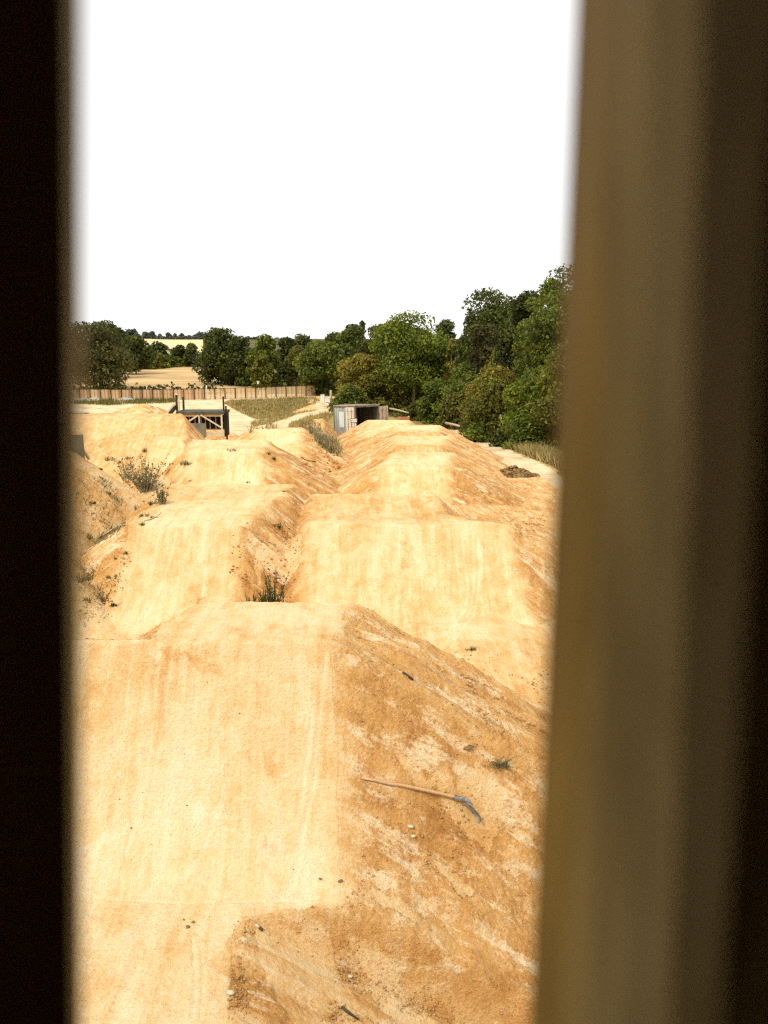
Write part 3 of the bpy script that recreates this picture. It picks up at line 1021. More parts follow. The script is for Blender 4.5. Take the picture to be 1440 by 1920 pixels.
tree(1010, 700, 120, 49, 'leaf_bright', 'light green bush beside the blurred plank at the track', 9500, None, 'bush', 'bush', 'bushes of the wood beside the jumps', base=858, clear=0.0)
tree(1075, 640, 130, 46, 'leaf_olive', 'olive bush almost covered by the blurred plank', 6000, None, 'bush', 'bush', 'bushes of the wood beside the jumps', base=880, clear=0.0, shape='bush')
tree(790, 752, 66, 84, 'leaf_olive', 'low scrub at the foot of the pale trunk', 2600, None, 'bush', 'bush', 'bushes of the wood beside the jumps', base=794, clear=0.0, shape='bush')
tree(905, 792, 60, 56, 'leaf_bright', 'small green bush low in front of the thicket', 2600, None, 'bush', 'bush', 'bushes of the wood beside the jumps', base=832, clear=0.0, shape='bush')
tree(962, 800, 70, 51, 'leaf_dark', 'dark bush low at the edge of the dry grass', 3500, None, 'bush', 'bush', 'bushes of the wood beside the jumps', base=850, clear=0.0, shape='bush')

tree(845, 772, 60, 70, 'leaf_olive', 'low olive scrub over the pale lying pole', 2600, None, 'bush', 'bush', 'bushes of the wood beside the jumps', base=806, clear=0.0, shape='bush')
tree(985, 818, 70, 50, 'leaf_olive', 'olive bush low beside the dry grass and the light green bush', 3000, None, 'bush', 'bush', 'bushes of the wood beside the jumps', base=858, clear=0.0, shape='bush')
tree(880, 640, 70, 80, 'leaf_mid', 'green tree filling the wood under the tall dark crown', 4500, group=GR, base=790, clear=0.02)
tree(960, 640, 90, 66, 'leaf_olive', 'olive tree standing in the wood over the brownish arch', 5000, group=GR, base=810, clear=0.02)
# skyline trees on the far hill
for i, (px, tp, w, m_) in enumerate([(240, 619, 22, 'broad'), (252, 617, 16, 'broad'), (228, 617, 20, 'broad'), (272, 623, 13, 'twin'), (284, 623, 16, 'twin'), (300, 627, 9, 'small pointed'), (316, 625, 12, 'open'),
                                     (326, 625, 11, 'open'), (341, 628, 16, 'round'), (356, 630, 10, 'small'), (376, 624, 20, 'tall'), (366, 628, 12, 'low'), (392, 628, 18, 'broad'), (404, 630, 14, 'low'), (466, 632, 16, 'pale round'), (478, 633, 14, 'pale low'), (520, 634, 16, 'grey')]):
    near = {240: 'over the dark pointed tree', 252: 'at the corner of the pale field', 228: 'behind the narrow brownish tree', 272: 'above the corner of the pale field', 284: 'second along the pale field hedge',
            300: 'standing alone on the hedge after the pair', 316: 'in the middle of the far hedge', 326: 'joined to its open neighbour on the far hedge', 341: 'over the slim dark tree', 356: 'over the cone shaped tree',
            376: 'tallest on the hedge beside the large round tree', 366: 'tucked under the tallest skyline tree', 392: 'half hidden by the large round tree', 404: 'peeping over the large round tree',
            466: 'seen in the dip over the joined dark tree', 478: 'seen between joined dark tree and lighter green tree', 520: 'peeping over the lighter green tree'}[px]
    tree(px, tp, w, 612, 'leaf_hazed', f'{m_} grey green skyline tree {near}', 420, 0.85, group='trees on the far hill', base=642, clear=0.05, blobs=16, blob_r=(0.2, 0.34), show_limbs=1)
hv, hf, ht = [], [], []
r_ = np.random.default_rng(3)
for px in range(255, 420, 4):
    x, y, z = at_dist(px, 637 + (px - 255) * 0.02, 598)
    v, t, _ = crown_arrays(r_, 3.2, 3.0, 2.4, 40, 0.8, 6)
    hv.append(v + np.array([x, y, ground_z(x, y) + 1.0]))
    ht.append(t)
hv, ht = np.concatenate(hv), np.concatenate(ht)
tag(mesh_obj('hedge', hv, np.arange(len(hv)).reshape(-1, 4), M['leaf_hazed'], tint=ht, kind='stuff'), 'far hedge along the top of the pale hill field')
hv, ht = [], []
for px in range(206, 420, 5):
    if r_.random() < 0.25:
        continue
    x, y, z = at_dist(px, 724, 121)
    hh = r_.uniform(0.5, 1.6)
    v, t, _ = crown_arrays(r_, 0.8, hh, 0.8, 60, 0.16, 6)
    hv.append(v + np.array([x, y, CZ - 5.0 + hh * 0.3 - 0.4]))
    ht.append(t)
hv, ht = np.concatenate(hv), np.concatenate(ht)
tag(mesh_obj('hedge', hv, np.arange(len(hv)).reshape(-1, 4), M['leaf_dark'], tint=ht, kind='stuff'), 'low dark scrub along the back of the wooden fence')


# ------------------------------------------------------------------ grass
def blades(pts, h, w, mat, name, label, per=1, spread=0.0, lean=0.35, seed=1, kind='stuff'):
    r = np.random.default_rng(seed)
    pts = np.repeat(np.asarray(pts), per, 0)
    n = len(pts)
    p = pts + np.concatenate([r.normal(0, 1, (n, 2)) * spread, np.zeros((n, 1))], 1)
    p[:, 2] = height(p[:, 0], p[:, 1]) - 0.03
    hh = h * r.uniform(0.4, 1.3, n)[:, None]
    a = r.uniform(0, 2 * np.pi, n)
    ax = np.stack([np.cos(a), np.sin(a), np.zeros(n)], -1)
    ln = r.normal(0, lean, (n, 2))
    up = np.concatenate([ln, np.ones((n, 1))], 1)
    up /= np.linalg.norm(up, axis=1, keepdims=True)
    v = np.stack([p - ax * w, p + ax * w, p + up * hh + ax * w * 0.1], 1).reshape(-1, 3)
    t = np.repeat(np.clip(0.55 + r.normal(0, 0.25, n), 0, 1), 3)
    o = mesh_obj(name, v, np.arange(len(v)).reshape(-1, 3), M[mat], tint=t)
    return tag(o, label, kind=kind)


SAND_PX = [(612, 766), (560, 776), (520, 790), (480, 800), (425, 800), (425, 806), (490, 807), (545, 793), (580, 781), (622, 772)]
SAND_XY = np.array([hit(*p)[:2] for p in SAND_PX])


def in_poly(q, c):
    ins = np.zeros(len(c), bool)
    j = len(q) - 1
    for i in range(len(q)):
        ins ^= ((q[i, 1] > c[:, 1]) != (q[j, 1] > c[:, 1])) & (c[:, 0] < (q[j, 0] - q[i, 0]) * (c[:, 1] - q[i, 1]) / (q[j, 1] - q[i, 1] + 1e-9) + q[i, 0])
        j = i
    return ins


def poly_points(px_poly, n, seed=0):
    q = np.array([hit(*p)[:2] for p in px_poly])
    r = np.random.default_rng(seed)
    out = []
    lo, hi = q.min(0), q.max(0)
    while sum(len(o) for o in out) < n:
        c = r.uniform(lo, hi, (n * 2, 2))
        ins = np.zeros(len(c), bool)
        j = len(q) - 1
        for i in range(len(q)):
            k = ((q[i, 1] > c[:, 1]) != (q[j, 1] > c[:, 1])) & (c[:, 0] < (q[j, 0] - q[i, 0]) * (c[:, 1] - q[i, 1]) / (q[j, 1] - q[i, 1] + 1e-9) + q[i, 0])
            ins ^= k
            j = i
        c = c[ins]
        c = c[~in_poly(SAND_XY, c)]
        cl = fbm(c[:, 0] * 0.35, c[:, 1] * 0.35, 3, seed + 50)
        out.append(c[cl > r.uniform(-0.9, 0.35, len(c))])
    c = np.concatenate(out)[:n]
    return np.concatenate([c, np.zeros((len(c), 1))], 1)


strip = [(1075, 905), (1040, 876), (1000, 861), (950, 840), (900, 820), (860, 804), (840, 797), (850, 785), (900, 800), (960, 822), (1010, 842), (1070, 866)]
blades(poly_points(strip, 12000, 1), 0.55, 0.035, 'dry', 'grass', 'tall dry grass strip between the pale track and the bushes', seed=2)
blades(poly_points(strip, 5000, 5), 0.5, 0.04, 'weed', 'grass', 'green grass mixed into the dry strip by the pale track', seed=3)
blades(poly_points([(430, 752), (590, 745), (600, 752), (560, 768), (520, 783), (480, 787), (452, 775), (420, 757)], 7000, 7), 0.40, 0.05, 'dry', 'grass', 'dry grass on the slope below the fence', seed=4)
blades(poly_points([(430, 752), (590, 745), (575, 757), (520, 775), (470, 780), (440, 762)], 1200, 8), 0.35, 0.06, 'weed', 'grass', 'greener patches on the grass slope below the fence', seed=5)
blades(poly_points([(470, 792), (540, 775), (600, 768), (622, 780), (585, 792), (520, 806), (470, 806)], 5000, 9), 0.4, 0.04, 'dry', 'grass', 'dry grass behind the small third jump', seed=6)
blades(poly_points([(560, 800), (600, 796), (640, 838), (640, 862), (610, 850), (580, 826)], 3500, 10), 0.5, 0.022, 'weed_grey', 'grass', 'grey green weeds in the gully before the container', seed=7, lean=0.5)
blades(poly_points([(130, 751), (330, 749), (330, 755), (200, 760), (130, 757)], 2500, 11), 0.45, 0.05, 'weed', 'grass', 'weedy strip at the foot of the fence', seed=8)
blades(poly_points([(610, 760), (760, 765), (835, 795), (760, 785), (640, 772)], 5000, 12), 0.5, 0.05, 'weed', 'grass', 'rough green grass round the container', seed=9)


# ------------------------------------------------------------------ weeds on the dirt
def tuft(px, py, size_px, mat, label, group, n=60, lean=0.55, thick=0.012, stalks=0, name='weed', cat='weed', tall=1.0):
    p = hit(px, py)
    d = math.hypot(p.x, p.y)
    s = size_px / F * d * 1.03
    r = np.random.default_rng(int(px * 13 + py))
    n = n * 2
    nc = 5
    cx, cy = r.normal(0, 0.26, nc) * s, r.normal(0, 0.12, nc) * s
    ck = r.integers(0, nc, n)
    csz = r.uniform(0.45, 1.0, nc)
    a = r.uniform(0, 2 * np.pi, n)
    rad = np.abs(r.normal(0, 0.08, n)) * s
    b = np.stack([np.cos(a) * rad + cx[ck], np.sin(a) * rad + cy[ck], np.zeros(n)], -1)
    out = np.stack([np.cos(a), np.sin(a), np.zeros(n)], -1)
    hh = (s * r.uniform(0.15, 0.7, n) * csz[ck])[:, None] * tall
    ln = np.abs(r.normal(0, lean, n))[:, None]
    mid = b + (out * ln * 0.45 + np.array([0, 0, 1])) * hh * 0.55
    tip = b + (out * ln * 1.0 + np.array([0, 0, 0.95])) * hh
    sd = np.stack([-np.sin(a + 0.6), np.cos(a + 0.6), np.zeros(n)], -1) * np.maximum(thick * 0.3, s * 0.016)
    v = np.stack([b - sd * 0.6, b + sd * 0.6, mid + sd, mid - sd, tip + sd * 0.15, tip - sd * 0.15], 1).reshape(-1, 3)
    i = np.arange(n)[:, None] * 6
    q = np.concatenate([i + np.array([[0, 1, 2, 3]]), i + np.array([[3, 2, 4, 5]])], 0)
    t = np.repeat(np.clip(0.45 + r.normal(0, 0.22, n), 0, 1), 6)
    root = mesh_obj(name, v, q, M[mat], tint=t)
    root.location = p - Vector((0, 0, 0.01))
    tag(root, label, cat, group)
    return root


def stalky(px, py, h_px, mat, label, group, stems=16, leaves=7, spread=0.5, name='weed', cat='weed', stem_mat='dead', leaf=0.05):
    """branching weed: thin stems as one part, small leaves along them as another"""
    p = hit(px, py)
    d = math.hypot(p.x, p.y)
    s = h_px / F * d * 1.03
    r = np.random.default_rng(int(px * 17 + py))
    root = empty(name, p - Vector((0, 0, 0.02)), label, cat, group)
    mb = MB()
    C, T = [], []
    for i in range(stems):
        a = r.uniform(0, 2 * math.pi)
        l = s * r.uniform(0.35, 1.0)
        o = Vector((math.cos(a), math.sin(a), 0))
        k = abs(r.normal(0, spread))
        b = o * abs(r.normal(0, 0.12)) * s
        pts = [b, b + o * k * l * 0.35 + Vector((0, 0, l * 0.5)), b + o * k * l * 0.8 + Vector((0, 0, l * 0.95))]
        w = max(0.0025, s * 0.006)
        mb.tube(pts, [w * 1.3, w, w * 0.5], 4)
        for j in range(leaves):
            q = r.uniform(0.15, 1.0)
            c = pts[0].lerp(pts[1], q * 2) if q < 0.5 else pts[1].lerp(pts[2], q * 2 - 1)
            C.append(c)
            T.append(o)
    n = len(C)
    C = np.array([tuple(c) for c in C])
    dr = r.normal(size=(n, 3)) + np.array([0, 0, 0.5])
    dr /= np.linalg.norm(dr, axis=1, keepdims=True)
    sd = np.cross(dr, r.normal(size=(n, 3)))
    sd /= np.linalg.norm(sd, axis=1, keepdims=True)
    L = (leaf * s * 1.4) * r.uniform(0.6, 1.4, n)[:, None]
    v = np.stack([C, C + dr * L * 0.5 + sd * L * 0.28, C + dr * L, C + dr * L * 0.5 - sd * L * 0.28], 1).reshape(-1, 3)
    mb.build('stems', M[stem_mat], root)
    mesh_obj('leaves', v, np.arange(len(v)).reshape(-1, 4), M[mat], root, tint=np.repeat(np.clip(0.45 + r.normal(0, 0.25, n), 0, 1), 4), kind='stuff')
    return root


M['stem_dark'] = simple_mat('dark_stems', [(0.3, (0.03, 0.022, 0.01)), (0.7, (0.09, 0.07, 0.03))], 8, bump=0)
M['stem_grey'] = simple_mat('grey_stems', [(0.3, (0.16, 0.14, 0.08)), (0.7, (0.36, 0.31, 0.19))], 8, bump=0)
GW = 'weeds growing on the dirt'
# the dark weed behind the first jump
x, y, z = at_dist(512, 1122, 9.6)
w = stalky(508, 1110, 64, 'weed', 'dark upright weed rising behind the lip of the first jump', GW, 26, 8, 0.30, stem_mat='stem_dark')
w.location = (x, y, at_dist(510, 1140, 9.6)[2])
x2, y2, z2 = at_dist(498, 1128, 9.5)
w = tuft(500, 1110, 60, 'weed', 'low dark grass at the foot of the upright weed', GW, 60, 0.45)
w.location = (at_dist(506, 1130, 9.5)[0], 9.5, at_dist(506, 1142, 9.5)[2])
# grey bush and its neighbours on the left bank
stalky(272, 922, 70, 'weed_grey', 'large grey green weed bush on the left bank', GW, 60, 14, 0.65, stem_mat='stem_grey', leaf=0.045)
stalky(238, 905, 55, 'weed_grey', 'spindly grey weed beside the large grey bush', GW, 20, 9, 0.5, stem_mat='stem_grey')
stalky(304, 945, 48, 'weed', 'dark leafy weed right below the grey bush', GW, 34, 12, 0.45, stem_mat='stem_grey')
for a in [(284, 946, 22, 'weed', 'yellow green tuft between the grey bush and the hose'), (258, 958, 26, 'weed', 'long green tuft leaning down the left bank'), (270, 970, 20, 'weed', 'dark tuft just above the hose'),
          (285, 973, 14, 'weed', 'small dark tuft touching the hose'), (263, 986, 18, 'leaf_bright', 'bright green tuft on the lip edge below the hose'), (348, 872, 20, 'weed', 'round green tuft at the foot of the narrow ramp'),
          (358, 904, 10, 'weed', 'small tuft lower along the narrow ramp edge'), (273, 848, 16, 'weed', 'tuft left of the narrow ramp top'), (209, 864, 16, 'weed', 'grass tuft on the bank near the grey board'),
          (224, 868, 10, 'weed', 'tiny tuft beside the bank grass tuft'), (238, 862, 12, 'weed', 'thin tuft under the sandy bank'), (188, 881, 10, 'weed', 'flat weed on the crest of the left bank'), (189, 898, 13, 'weed_grey', 'grey weed below the crest of the left bank'),
          (205, 927, 14, 'weed', 'green rosette on the middle of the left bank'), (170, 945, 12, 'weed', 'small weed halfway down the left bank'), (238, 1040, 12, 'weed', 'tuft on the slope left of the wide rounded jump'),
          (216, 1050, 10, 'weed', 'tiny tuft left of its neighbour on the slope'), (210, 1084, 20, 'weed_grey', 'dry stalk on the slope by the wide rounded jump'), (168, 1010, 30, 'weed', 'dark weed at the end of the hose'),
          (150, 1090, 34, 'weed', 'dark weed clump against the blurred plank'), (165, 1130, 26, 'weed', 'flat weed clump low on the slope by the blurred plank'), (212, 1137, 14, 'weed', 'green weed at the bottom of the left slope'),
          (434, 846, 12, 'weed', 'flat tuft on the lip of the second left jump'), (500, 852, 12, 'weed', 'green tuft high on the brown side of the second left jump'), (512, 862, 14, 'weed', 'second green tuft on the brown side'),
          (536, 922, 10, 'weed', 'tuft on the crest of the wide rounded jump'), (884, 1219, 18, 'weed', 'small dark weed on the flat right of the first jump'), (465, 905, 8, 'weed', 'dot of weed before the second left jump')]:
    tuft(*a, GW, 46, 0.7)
stalky(523, 990, 16, 'weed', 'small leggy weed on the crumbling side above the gully', GW, 9, 5, 0.9, stem_mat='stem_dark', leaf=0.14)
tuft(938, 1438, 40, 'weed_grey', 'grey grass tuft with roots near the shovel', GW, 90, 1.3)
for a in [(600, 835, 36, 'weed_grey', 'tall dry weed in the gully before the container'), (585, 815, 30, 'weed_grey', 'dry weed high on the flank of the third left jump'), (622, 850, 28, 'weed', 'green weed low in the gully'), (612, 842, 30, 'weed_grey', 'pale weed midway down the gully'),
          (508, 800, 18, 'weed', 'grass clump left of the third left jump'), (470, 812, 16, 'weed', 'grass clump beside the timber platform post')]:
    stalky(*a, GW, 22, 10, 0.45, stem_mat='stem_grey')
# random small weeds of the left bank, too many to tell apart
pts = poly_points([(140, 880), (200, 900), (240, 960), (230, 1000), (150, 1020)], 200, 21)
blades(pts, 0.12, 0.010, 'weed_grey', 'undergrowth', 'scattered tiny weeds over the left bank', per=7, spread=0.05, lean=0.9, seed=22)
pts = poly_points([(150, 1020), (235, 1010), (240, 1060), (200, 1150), (145, 1180)], 170, 23)
blades(pts, 0.09, 0.010, 'weed_grey', 'undergrowth', 'scattered tiny weeds beside the wide rounded jump', per=7, spread=0.05, lean=0.9, seed=24)


# ------------------------------------------------------------------ clods and stones
def clod_mesh(r, kind=0):
    import bmesh
    bm = bmesh.new()
    bmesh.ops.create_icosphere(bm, subdivisions=1, radius=1)
    for v in bm.verts:
        v.co *= r.uniform(0.55, 1.2)
        v.co.z *= 0.7
    me = bpy.data.meshes.new('stone')
    bm.to_mesh(me)
    V = np.array([v.co[:] for v in me.vertices])
    Fc = np.array([p.vertices[:] for p in me.polygons])
    bm.free()
    bpy.data.meshes.remove(me)
    return V, Fc


r_ = np.random.default_rng(11)
PROT = [clod_mesh(r_) for _ in range(8)]


def scatter(pts, smin, smax, mat, name, label, seed=0):
    r = np.random.default_rng(seed)
    pts = np.asarray(pts)
    z = height(pts[:, 0], pts[:, 1])
    Vs, Fs, n = [], [], 0
    for p, zz in zip(pts, z):
        V, Fc = PROT[r.integers(8)]
        s = smin + (smax - smin) * r.random() ** 4.5
        a = r.uniform(0, 6.28)
        c, s_ = math.cos(a), math.sin(a)
        q = V * np.array([1, r.uniform(0.6, 1), r.uniform(0.6, 1)]) * s
        q = np.stack([q[:, 0] * c - q[:, 1] * s_, q[:, 0] * s_ + q[:, 1] * c, q[:, 2]], -1) + np.array([p[0], p[1], zz + s * 0.1])
        Vs.append(q)
        Fs.append(Fc + n)
        n += len(V)
    o = mesh_obj(name, np.concatenate(Vs), np.concatenate(Fs), mat, kind='stuff')
    return tag(o, label)


M['clod'] = simple_mat('clay_clods', [(0.25, (0.28, 0.135, 0.04)), (0.5, (0.50, 0.29, 0.105)), (0.75, (0.68, 0.49, 0.25))], 7, (1, 1, 1), 0.95, 0.05, 0.3)
M['clod_dark'] = simple_mat('brown_clods', [(0.3, (0.10, 0.055, 0.02)), (0.6, (0.26, 0.16, 0.065)), (0.8, (0.45, 0.30, 0.14))], 5, (1, 1, 1), 0.95, 0.05, 0.3)
M['flint'] = simple_mat('pale_stone', [(0.3, (0.45, 0.36, 0.22)), (0.7, (0.64, 0.55, 0.38))], 9, (1, 1, 1), 0.8, 0.2, 0.2)
fl = [(440, 1900), (470, 1725), (650, 1690), (690, 1560), (650, 1300), (660, 1150), (850, 1215), (1040, 1230), (1040, 1915), (700, 1915)]
scatter(poly_points(fl, 6500, 31), 0.003, 0.020, M['dirt'], 'rubble', 'small clay crumbs lying on the loose flank of the first jump', 1)
scatter(poly_points([(850, 1240), (1030, 1240), (1030, 1480), (920, 1420)], 1700, 32), 0.004, 0.026, M['dirt'], 'rubble', 'coarse clods at the foot of the flank by the blurred plank', 2)
scatter(poly_points([(600, 1915), (850, 1915), (830, 1800), (760, 1700), (680, 1640), (640, 1700)], 2000, 33), 0.003, 0.020, M['dirt'], 'rubble', 'crumbly clods in bands down the near flank', 3)
scatter(poly_points([(425, 1915), (440, 1730), (470, 1712), (480, 1730), (455, 1800), (470, 1915)], 700, 34), 0.003, 0.020, M['dirt'], 'rubble', 'clods broken off along the edge of the near track', 4)
scatter(poly_points([(850, 880), (1000, 940), (1040, 990), (960, 980), (900, 930)], 1200, 35), 0.008, 0.055, M['dirt'], 'rubble', 'coarse rubble down the right side of the long ridge', 5)
scatter(poly_points([(870, 968), (1010, 960), (1030, 1005), (990, 1010), (940, 985)], 700, 36), 0.008, 0.05, M['dirt'], 'rubble', 'brown crumbling soil beyond the broad jump', 6)
scatter(poly_points([(430, 1000), (560, 985), (575, 1110), (520, 1120), (430, 1110)], 900, 37), 0.005, 0.035, M['dirt'], 'rubble', 'crumbs on the rough side of the wide rounded jump', 7)
scatter(poly_points([(590, 830), (660, 815), (640, 865), (600, 900), (560, 880)], 700, 38), 0.02, 0.11, M['dirt'], 'rubble', 'rubble in the gully between the two rows', 8)
scatter(poly_points([(140, 880), (240, 900), (300, 960), (200, 1010), (145, 1010)], 600, 39), 0.006, 0.045, M['dirt'], 'rubble', 'crumbs over the weedy left bank', 9)
scatter(poly_points([(150, 1020), (240, 1000), (250, 1060), (200, 1170), (145, 1180)], 500, 40), 0.006, 0.035, M['dirt'], 'rubble', 'crumbs down the slope left of the wide rounded jump', 10)
scatter(poly_points([(160, 1890), (420, 1890), (420, 1700), (620, 1680), (620, 1250), (160, 1250)], 70, 41), 0.004, 0.013, M['clod_dark'], 'rubble', 'few dark crumbs on the smooth takeoff', 11)

# heap of brown clods by the track
p = hit(962, 892)
root = tag(bpy.data.objects.new('soil_heap', None), 'heap of dark brown clods beside the pale track', 'soil heap')
COL.objects.link(root)
root.location = p
n = 900
q = np.abs(r_.normal(0, 1, (n, 3)))
a = r_.uniform(0, 6.28, n)
rd = np.sqrt(r_.random(n))
hx, hy, hz = 1.15, 0.7, 0.50
Vs, Fs, k = [], [], 0
for i in range(n):
    V, Fc = PROT[r_.integers(8)]
    s = 0.03 + 0.09 * r_.random() ** 3
    Vs.append(V * s + np.array([math.cos(a[i]) * rd[i] * hx, math.sin(a[i]) * rd[i] * hy, hz * (1 - rd[i]) * r_.uniform(0.75, 1.0) - 0.02]))
    Fs.append(Fc + k)
    k += len(V)
mesh_obj('clods', np.concatenate(Vs), np.concatenate(Fs), M['clod_dark'], root, kind='stuff')

# a few stones one can point at
for px, py, s, mt, lb in [(770, 1553, 0.030, 'flint', 'pale stone below the shovel handle'), (775, 1571, 0.024, 'flint', 'smaller pale stone under the shovel handle'), (433, 1864, 0.030, 'flint', 'flat pale stone on the crumbling edge of the near track'),
                          (352, 1740, 0.018, 'clod_dark', 'dark pebble on the near track'), (362, 1730, 0.014, 'clod_dark', 'smaller dark pebble on the near track'), (601, 1649, 0.014, 'clod_dark', 'dark pebble at the foot of the first takeoff'),
                          (878, 1405, 0.045, 'clod_dark', 'dark clod above the grey grass tuft'), (638, 1654, 0.02, 'clod_dark', 'dark clod at the corner of the first takeoff'), (657, 1833, 0.02, 'flint', 'whitish stone among crumbs of the near flank')]:
    V, Fc = PROT[int(px) % 8]
    o = mesh_obj('stone', V * s * np.array([1.3, 1, 0.8]), Fc, M[mt])
    o.location = hit(px, py) + Vector((0, 0, s * 0.3))
    tag(o, lb, 'stone')

# ------------------------------------------------------------------ shovel
M['ash'] = simple_mat('ash_handle', [(0.3, (0.34, 0.19, 0.085)), (0.55, (0.48, 0.30, 0.15)), (0.75, (0.60, 0.42, 0.24))], 16, (6, 6, 0.5), 0.55, 0.3, 0.1)
M['steel'] = simple_mat('worn_steel', [(0.35, (0.07, 0.068, 0.062)), (0.55, (0.26, 0.25, 0.23)), (0.7, (0.44, 0.36, 0.25))], 12, (1, 1, 1), 0.5, 0.5, 0.1, 0.25)
ha, hb, hc = hit(678, 1464), hit(873, 1513), hit(911, 1556)
ha += Vector((0, 0, 0.03))
hb += Vector((0, 0, 0.075))
hc += Vector((0, 0, 0.03))
sh = empty('shovel', ha.lerp(hb, 0.5), 'long handled shovel lying on the loose flank of the first jump', 'shovel')
o0 = sh.location
pts = []
for i in range(9):
    q = i / 8
    pts.append(ha.lerp(hb, q) - o0 + Vector((0, 0, 0.010 * math.sin(q * math.pi) - (0.022 if i == 2 else 0.0) * 0.4)))
mb = MB()
mb.tube(pts, [0.013, 0.0145, 0.0135, 0.015, 0.016, 0.016, 0.0155, 0.0145, 0.0135], 10)
mb.build('handle', M['ash'], sh, True)
d = (hb - ha).normalized()
d2 = (hc - hb).normalized()
mb = MB()
e = hb - o0
mb.tube([e - d * 0.12, e, e + (d + d2).normalized() * 0.05], [0.021, 0.022, 0.019], 10)
mb.build('socket', M['steel'], sh, True)
vw = (Vector((0, 0, CZ)) - hc).normalized()
side = (d2.cross(vw).normalized() * 0.55 + (vw - d2 * vw.dot(d2)).normalized() * -0.83).normalized()
upv = side.cross(d2).normalized()
Lb = (hc - hb).length
V, Fc = [], []
nu, nv = 9, 8
for j in range(nv + 1):
    v = j / nv
    wdt = 0.075 * (min(1, 0.55 + v * 3) if v < 0.2 else (1.0 if v < 0.6 else math.sqrt(max(0.0, 1 - ((v - 0.6) / 0.403) ** 2))))
    for i in range(nu + 1):
        u = i / nu * 2 - 1
        V.append(e + d2 * (0.02 + v * Lb * 0.70) + side * u * wdt + upv * (0.03 * u * u - 0.008 * math.sin(v * 2.6) + 0.012))
for j in range(nv):
    for i in range(nu):
        Fc.append((j * (nu + 1) + i, j * (nu + 1) + i + 1, (j + 1) * (nu + 1) + i + 1, (j + 1) * (nu + 1) + i))
bl = mesh_obj('blade', [tuple(v) for v in V], np.array(Fc), M['steel'], sh, True)
so = bl.modifiers.new('thick', 'SOLIDIFY')
so.thickness = 0.004

# sticks and a hose on the dirt
def stick(name, pxs, rad, mat, label, cat, lift=0.01, n=6, group=None):
    pxs = [tuple(np.array(pxs[i]) + (np.array(pxs[i + 1]) - np.array(pxs[i])) * q / 3) for i in range(len(pxs) - 1) for q in range(3)] + [pxs[-1]] if name == 'hose' else pxs
    pts = [hit(*p) + Vector((0, 0, lift)) for p in pxs]
    o0 = pts[0].copy()
    mb = MB()
    mb.tube([p - o0 for p in pts], rad, n)
    o = mb.build(name, M[mat], None, True)
    o.location = o0
    return tag(o, label, cat, group)


stick('hose', [(182, 1012), (205, 1000), (225, 988), (248, 985), (275, 978), (292, 972), (302, 964)], 0.013, 'dead', 'thin old hose lying along the lip of the left bank', 'hose', 0.02)
stick('stick', [(755, 1262), (764, 1269), (775, 1277)], [0.012, 0.016, 0.010], 'stem_dark', 'short dark stick high on the loose flank', 'stick')
stick('stick', [(479, 1706 + 30), (486, 1741)], 0.010, 'flint', 'white end of a marker stick on the near flank', 'stick')
stick('stick', [(487, 1742), (493, 1747)], 0.011, 'stem_dark', 'dark stub beside the white marker stick', 'stick')
stick('root', [(640, 1890), (655, 1902), (672, 1914)], [0.012, 0.010, 0.006], 'stem_dark', 'dark root poking out at the bottom of the near flank', 'root')
stick('stick', [(565, 858), (575, 864), (592, 866)], 0.02, 'stem_dark', 'dark fallen stick in the gully', 'stick')

# ------------------------------------------------------------------ wooden fence
def board_mat(name, stops):
    k = NT(name, 0.85, 0.1)
    ri = k.n('NewGeometry').outputs['Random Per Island']
    mp = k.n('Mapping')
    mp.inputs['Scale'].default_value = (1.6, 1.6, 0.15)
    k.l(k.n('TexCoord').outputs['Object'], mp.inputs['Vector'])
    n = k.noise(mp.outputs[0], 2.2, 6, 0.65, 0.3)
    k.col(k.ramp(k.math('ADD', k.math('MULTIPLY', ri, 0.55), k.math('MULTIPLY', n, 0.42)), stops))
    return k.m


M['pale'] = board_mat('fence_board', [(0.1, (0.20, 0.11, 0.045)), (0.45, (0.38, 0.23, 0.11)), (0.75, (0.52, 0.35, 0.20)), (1.0, (0.64, 0.49, 0.32))])
M['pale2'] = board_mat('weathered_fence_board', [(0.1, (0.22, 0.13, 0.055)), (0.45, (0.40, 0.265, 0.135)), (0.75, (0.53, 0.385, 0.225)), (1.0, (0.64, 0.51, 0.35))])
M['dark_wood'] = simple_mat('dark_timber', [(0.3, (0.022, 0.015, 0.008)), (0.7, (0.07, 0.045, 0.022))], 6, (1, 1, 0.2), 0.85, 0.1, 0.2)
fpx = [(88, 751), (140, 750), (300, 750), (420, 748.5), (500, 745.5), (560, 743), (592, 742)]
fp = [hit(*p) for p in fpx]
fence = empty('wooden_fence', fp[0], 'long brown board fence between the dirt site and the stubble field', 'fence')
seg = [0.0]
for a, b in zip(fp, fp[1:]):
    seg.append(seg[-1] + (b - a).length)


def along(s):
    for i in range(len(fp) - 1):
        if s <= seg[i + 1] or i == len(fp) - 2:
            return fp[i].lerp(fp[i + 1], (s - seg[i]) / (seg[i + 1] - seg[i]))


